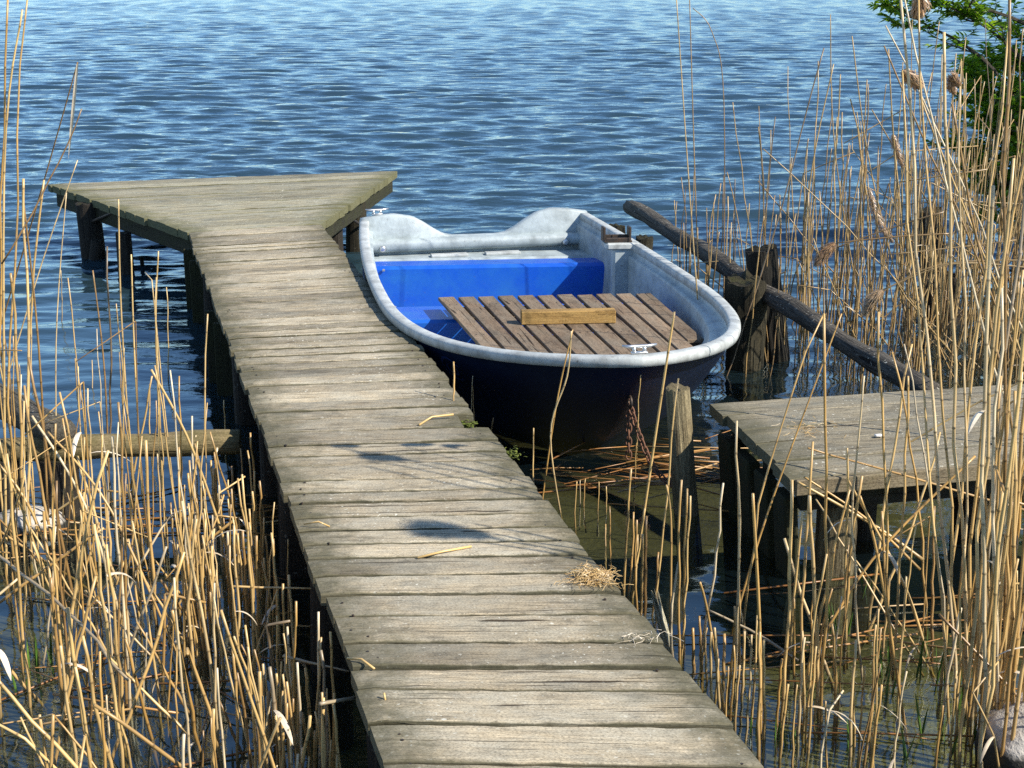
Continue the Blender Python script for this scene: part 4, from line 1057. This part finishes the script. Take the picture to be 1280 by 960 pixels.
tuft('straw_tuft', 1010, 536, JZ, 50, .06, 'flat scatter of dry leaf scraps on the jetty boards', 'reed', .008)
tuft('straw_tuft', 806, 798, DZ, 22, .035, 'few white root fibres on the pier edge by the bleached stake', 'papery', .01)
def moss_clump(x, y, z, label, s=.035):
    mb = MB(); c = at(x, y, z)
    for _ in range(160):
        p = c+Vector((random.gauss(0, s), random.gauss(0, s*.8), random.uniform(-.02, .02))); a = random.uniform(0, 6.28); d = Vector((math.cos(a), math.sin(a), random.uniform(-.2, .9))).normalized()
        leaf_mesh(mb, p, d, random.uniform(.010, .022), random.uniform(.002, .005), .5)
    return tag(mb.build('moss_clump', M['moss']), label, 'moss')
moss_clump(584, 533, DZ-.05, 'yellow-green moss clump in the pier edge notch', .022)
moss_clump(628, 568, DZ-.05, 'leafy moss clump on the pier edge facing the boat bow')
mb = MB(); q = at(1098, 547, JZ); box(mb, (q.x, q.y, q.z+.010), (.016, .004, 0), (-.003, .009, 0), (0, 0, .005), bev=.003)
tag(mb.build('shell', M['shell'], smooth=True), 'small white shell lying on the jetty boards', 'shell')

# ---------------------------------------------------------------- willow bush beyond the reeds
bush = empty('willow_bush', (4.6, 12.3, 0)); tag(bush, 'bright green leafy willow bush standing behind the tall reeds', 'bush')
wood_mb, leaf_mb = MB(), MB(); leaves = []
root = Vector((4.74, 12.4, -.1))
def twig(p, d, L, r, lev):
    pts = [p]; k = 6; dd = d.copy()
    for i in range(k):
        dd = (dd+Vector((random.gauss(0, .12), random.gauss(0, .12), random.gauss(.03, .10)))).normalized(); pts.append(pts[-1]+dd*L/k)
    tube(wood_mb, pts, [r*(1-.6*i/k) for i in range(k+1)], 5 if lev else 8)
    if lev < 3:
        for _ in range((6, 6, 5)[lev]):
            i = random.randrange(1 if lev else 2, k+1); a = random.uniform(0, 6.28)
            nd = (dd*.55+Vector((math.cos(a), math.sin(a), random.uniform(-.25, .6)))*.9).normalized(); twig(pts[i], nd, L*random.uniform(.36, .56), r*.5, lev+1)
    if lev >= 1:
        for i in range(2 if lev == 1 else 1, k+1):
            for _ in range(3 if lev > 1 else 1):
                a = random.uniform(0, 6.28); ld = (dd*.6+Vector((math.cos(a), math.sin(a), random.uniform(-.5, .5)))).normalized()
                leaves.append((pts[i].lerp(pts[i-1], random.random()), ld))
for k in range(7):
    a = random.uniform(0, 6.28); sp = random.uniform(.05, .38); twig(root+Vector((random.uniform(-.4, .5), random.uniform(-.4, .4), 0)), Vector((math.cos(a)*sp, math.sin(a)*sp, 1)).normalized(), random.uniform(1.7, 2.7), .03, 0)
for k in range(15):
    a = random.uniform(0, 6.28); sp = random.uniform(.2, .7); twig(root+Vector((random.uniform(-.5, .7), random.uniform(-.4, .4), 0)), Vector((math.cos(a)*sp, math.sin(a)*sp, 1)).normalized(), random.uniform(.9, 1.5), .02, 0)
for (p, d) in leaves:
    L = random.uniform(.05, .095); w = L*.19; s = d.cross(Vector((random.uniform(-1, 1), random.uniform(-1, 1), 1))).normalized(); up = s.cross(d); rn = random.random()
    leaf_mb.add([p, p+d*L*.4+s*w+up*.004, p+d*L-Vector((0, 0, L*.15)), p+d*L*.4-s*w+up*.004], [(0, 1, 2), (0, 2, 3)], rnd=rn)
under(wood_mb.build('branches', M['bark']), bush); under(leaf_mb.build('foliage', M['leaf']), bush)
print('reeds', len(REEDS), 'leaves', len(leaves))
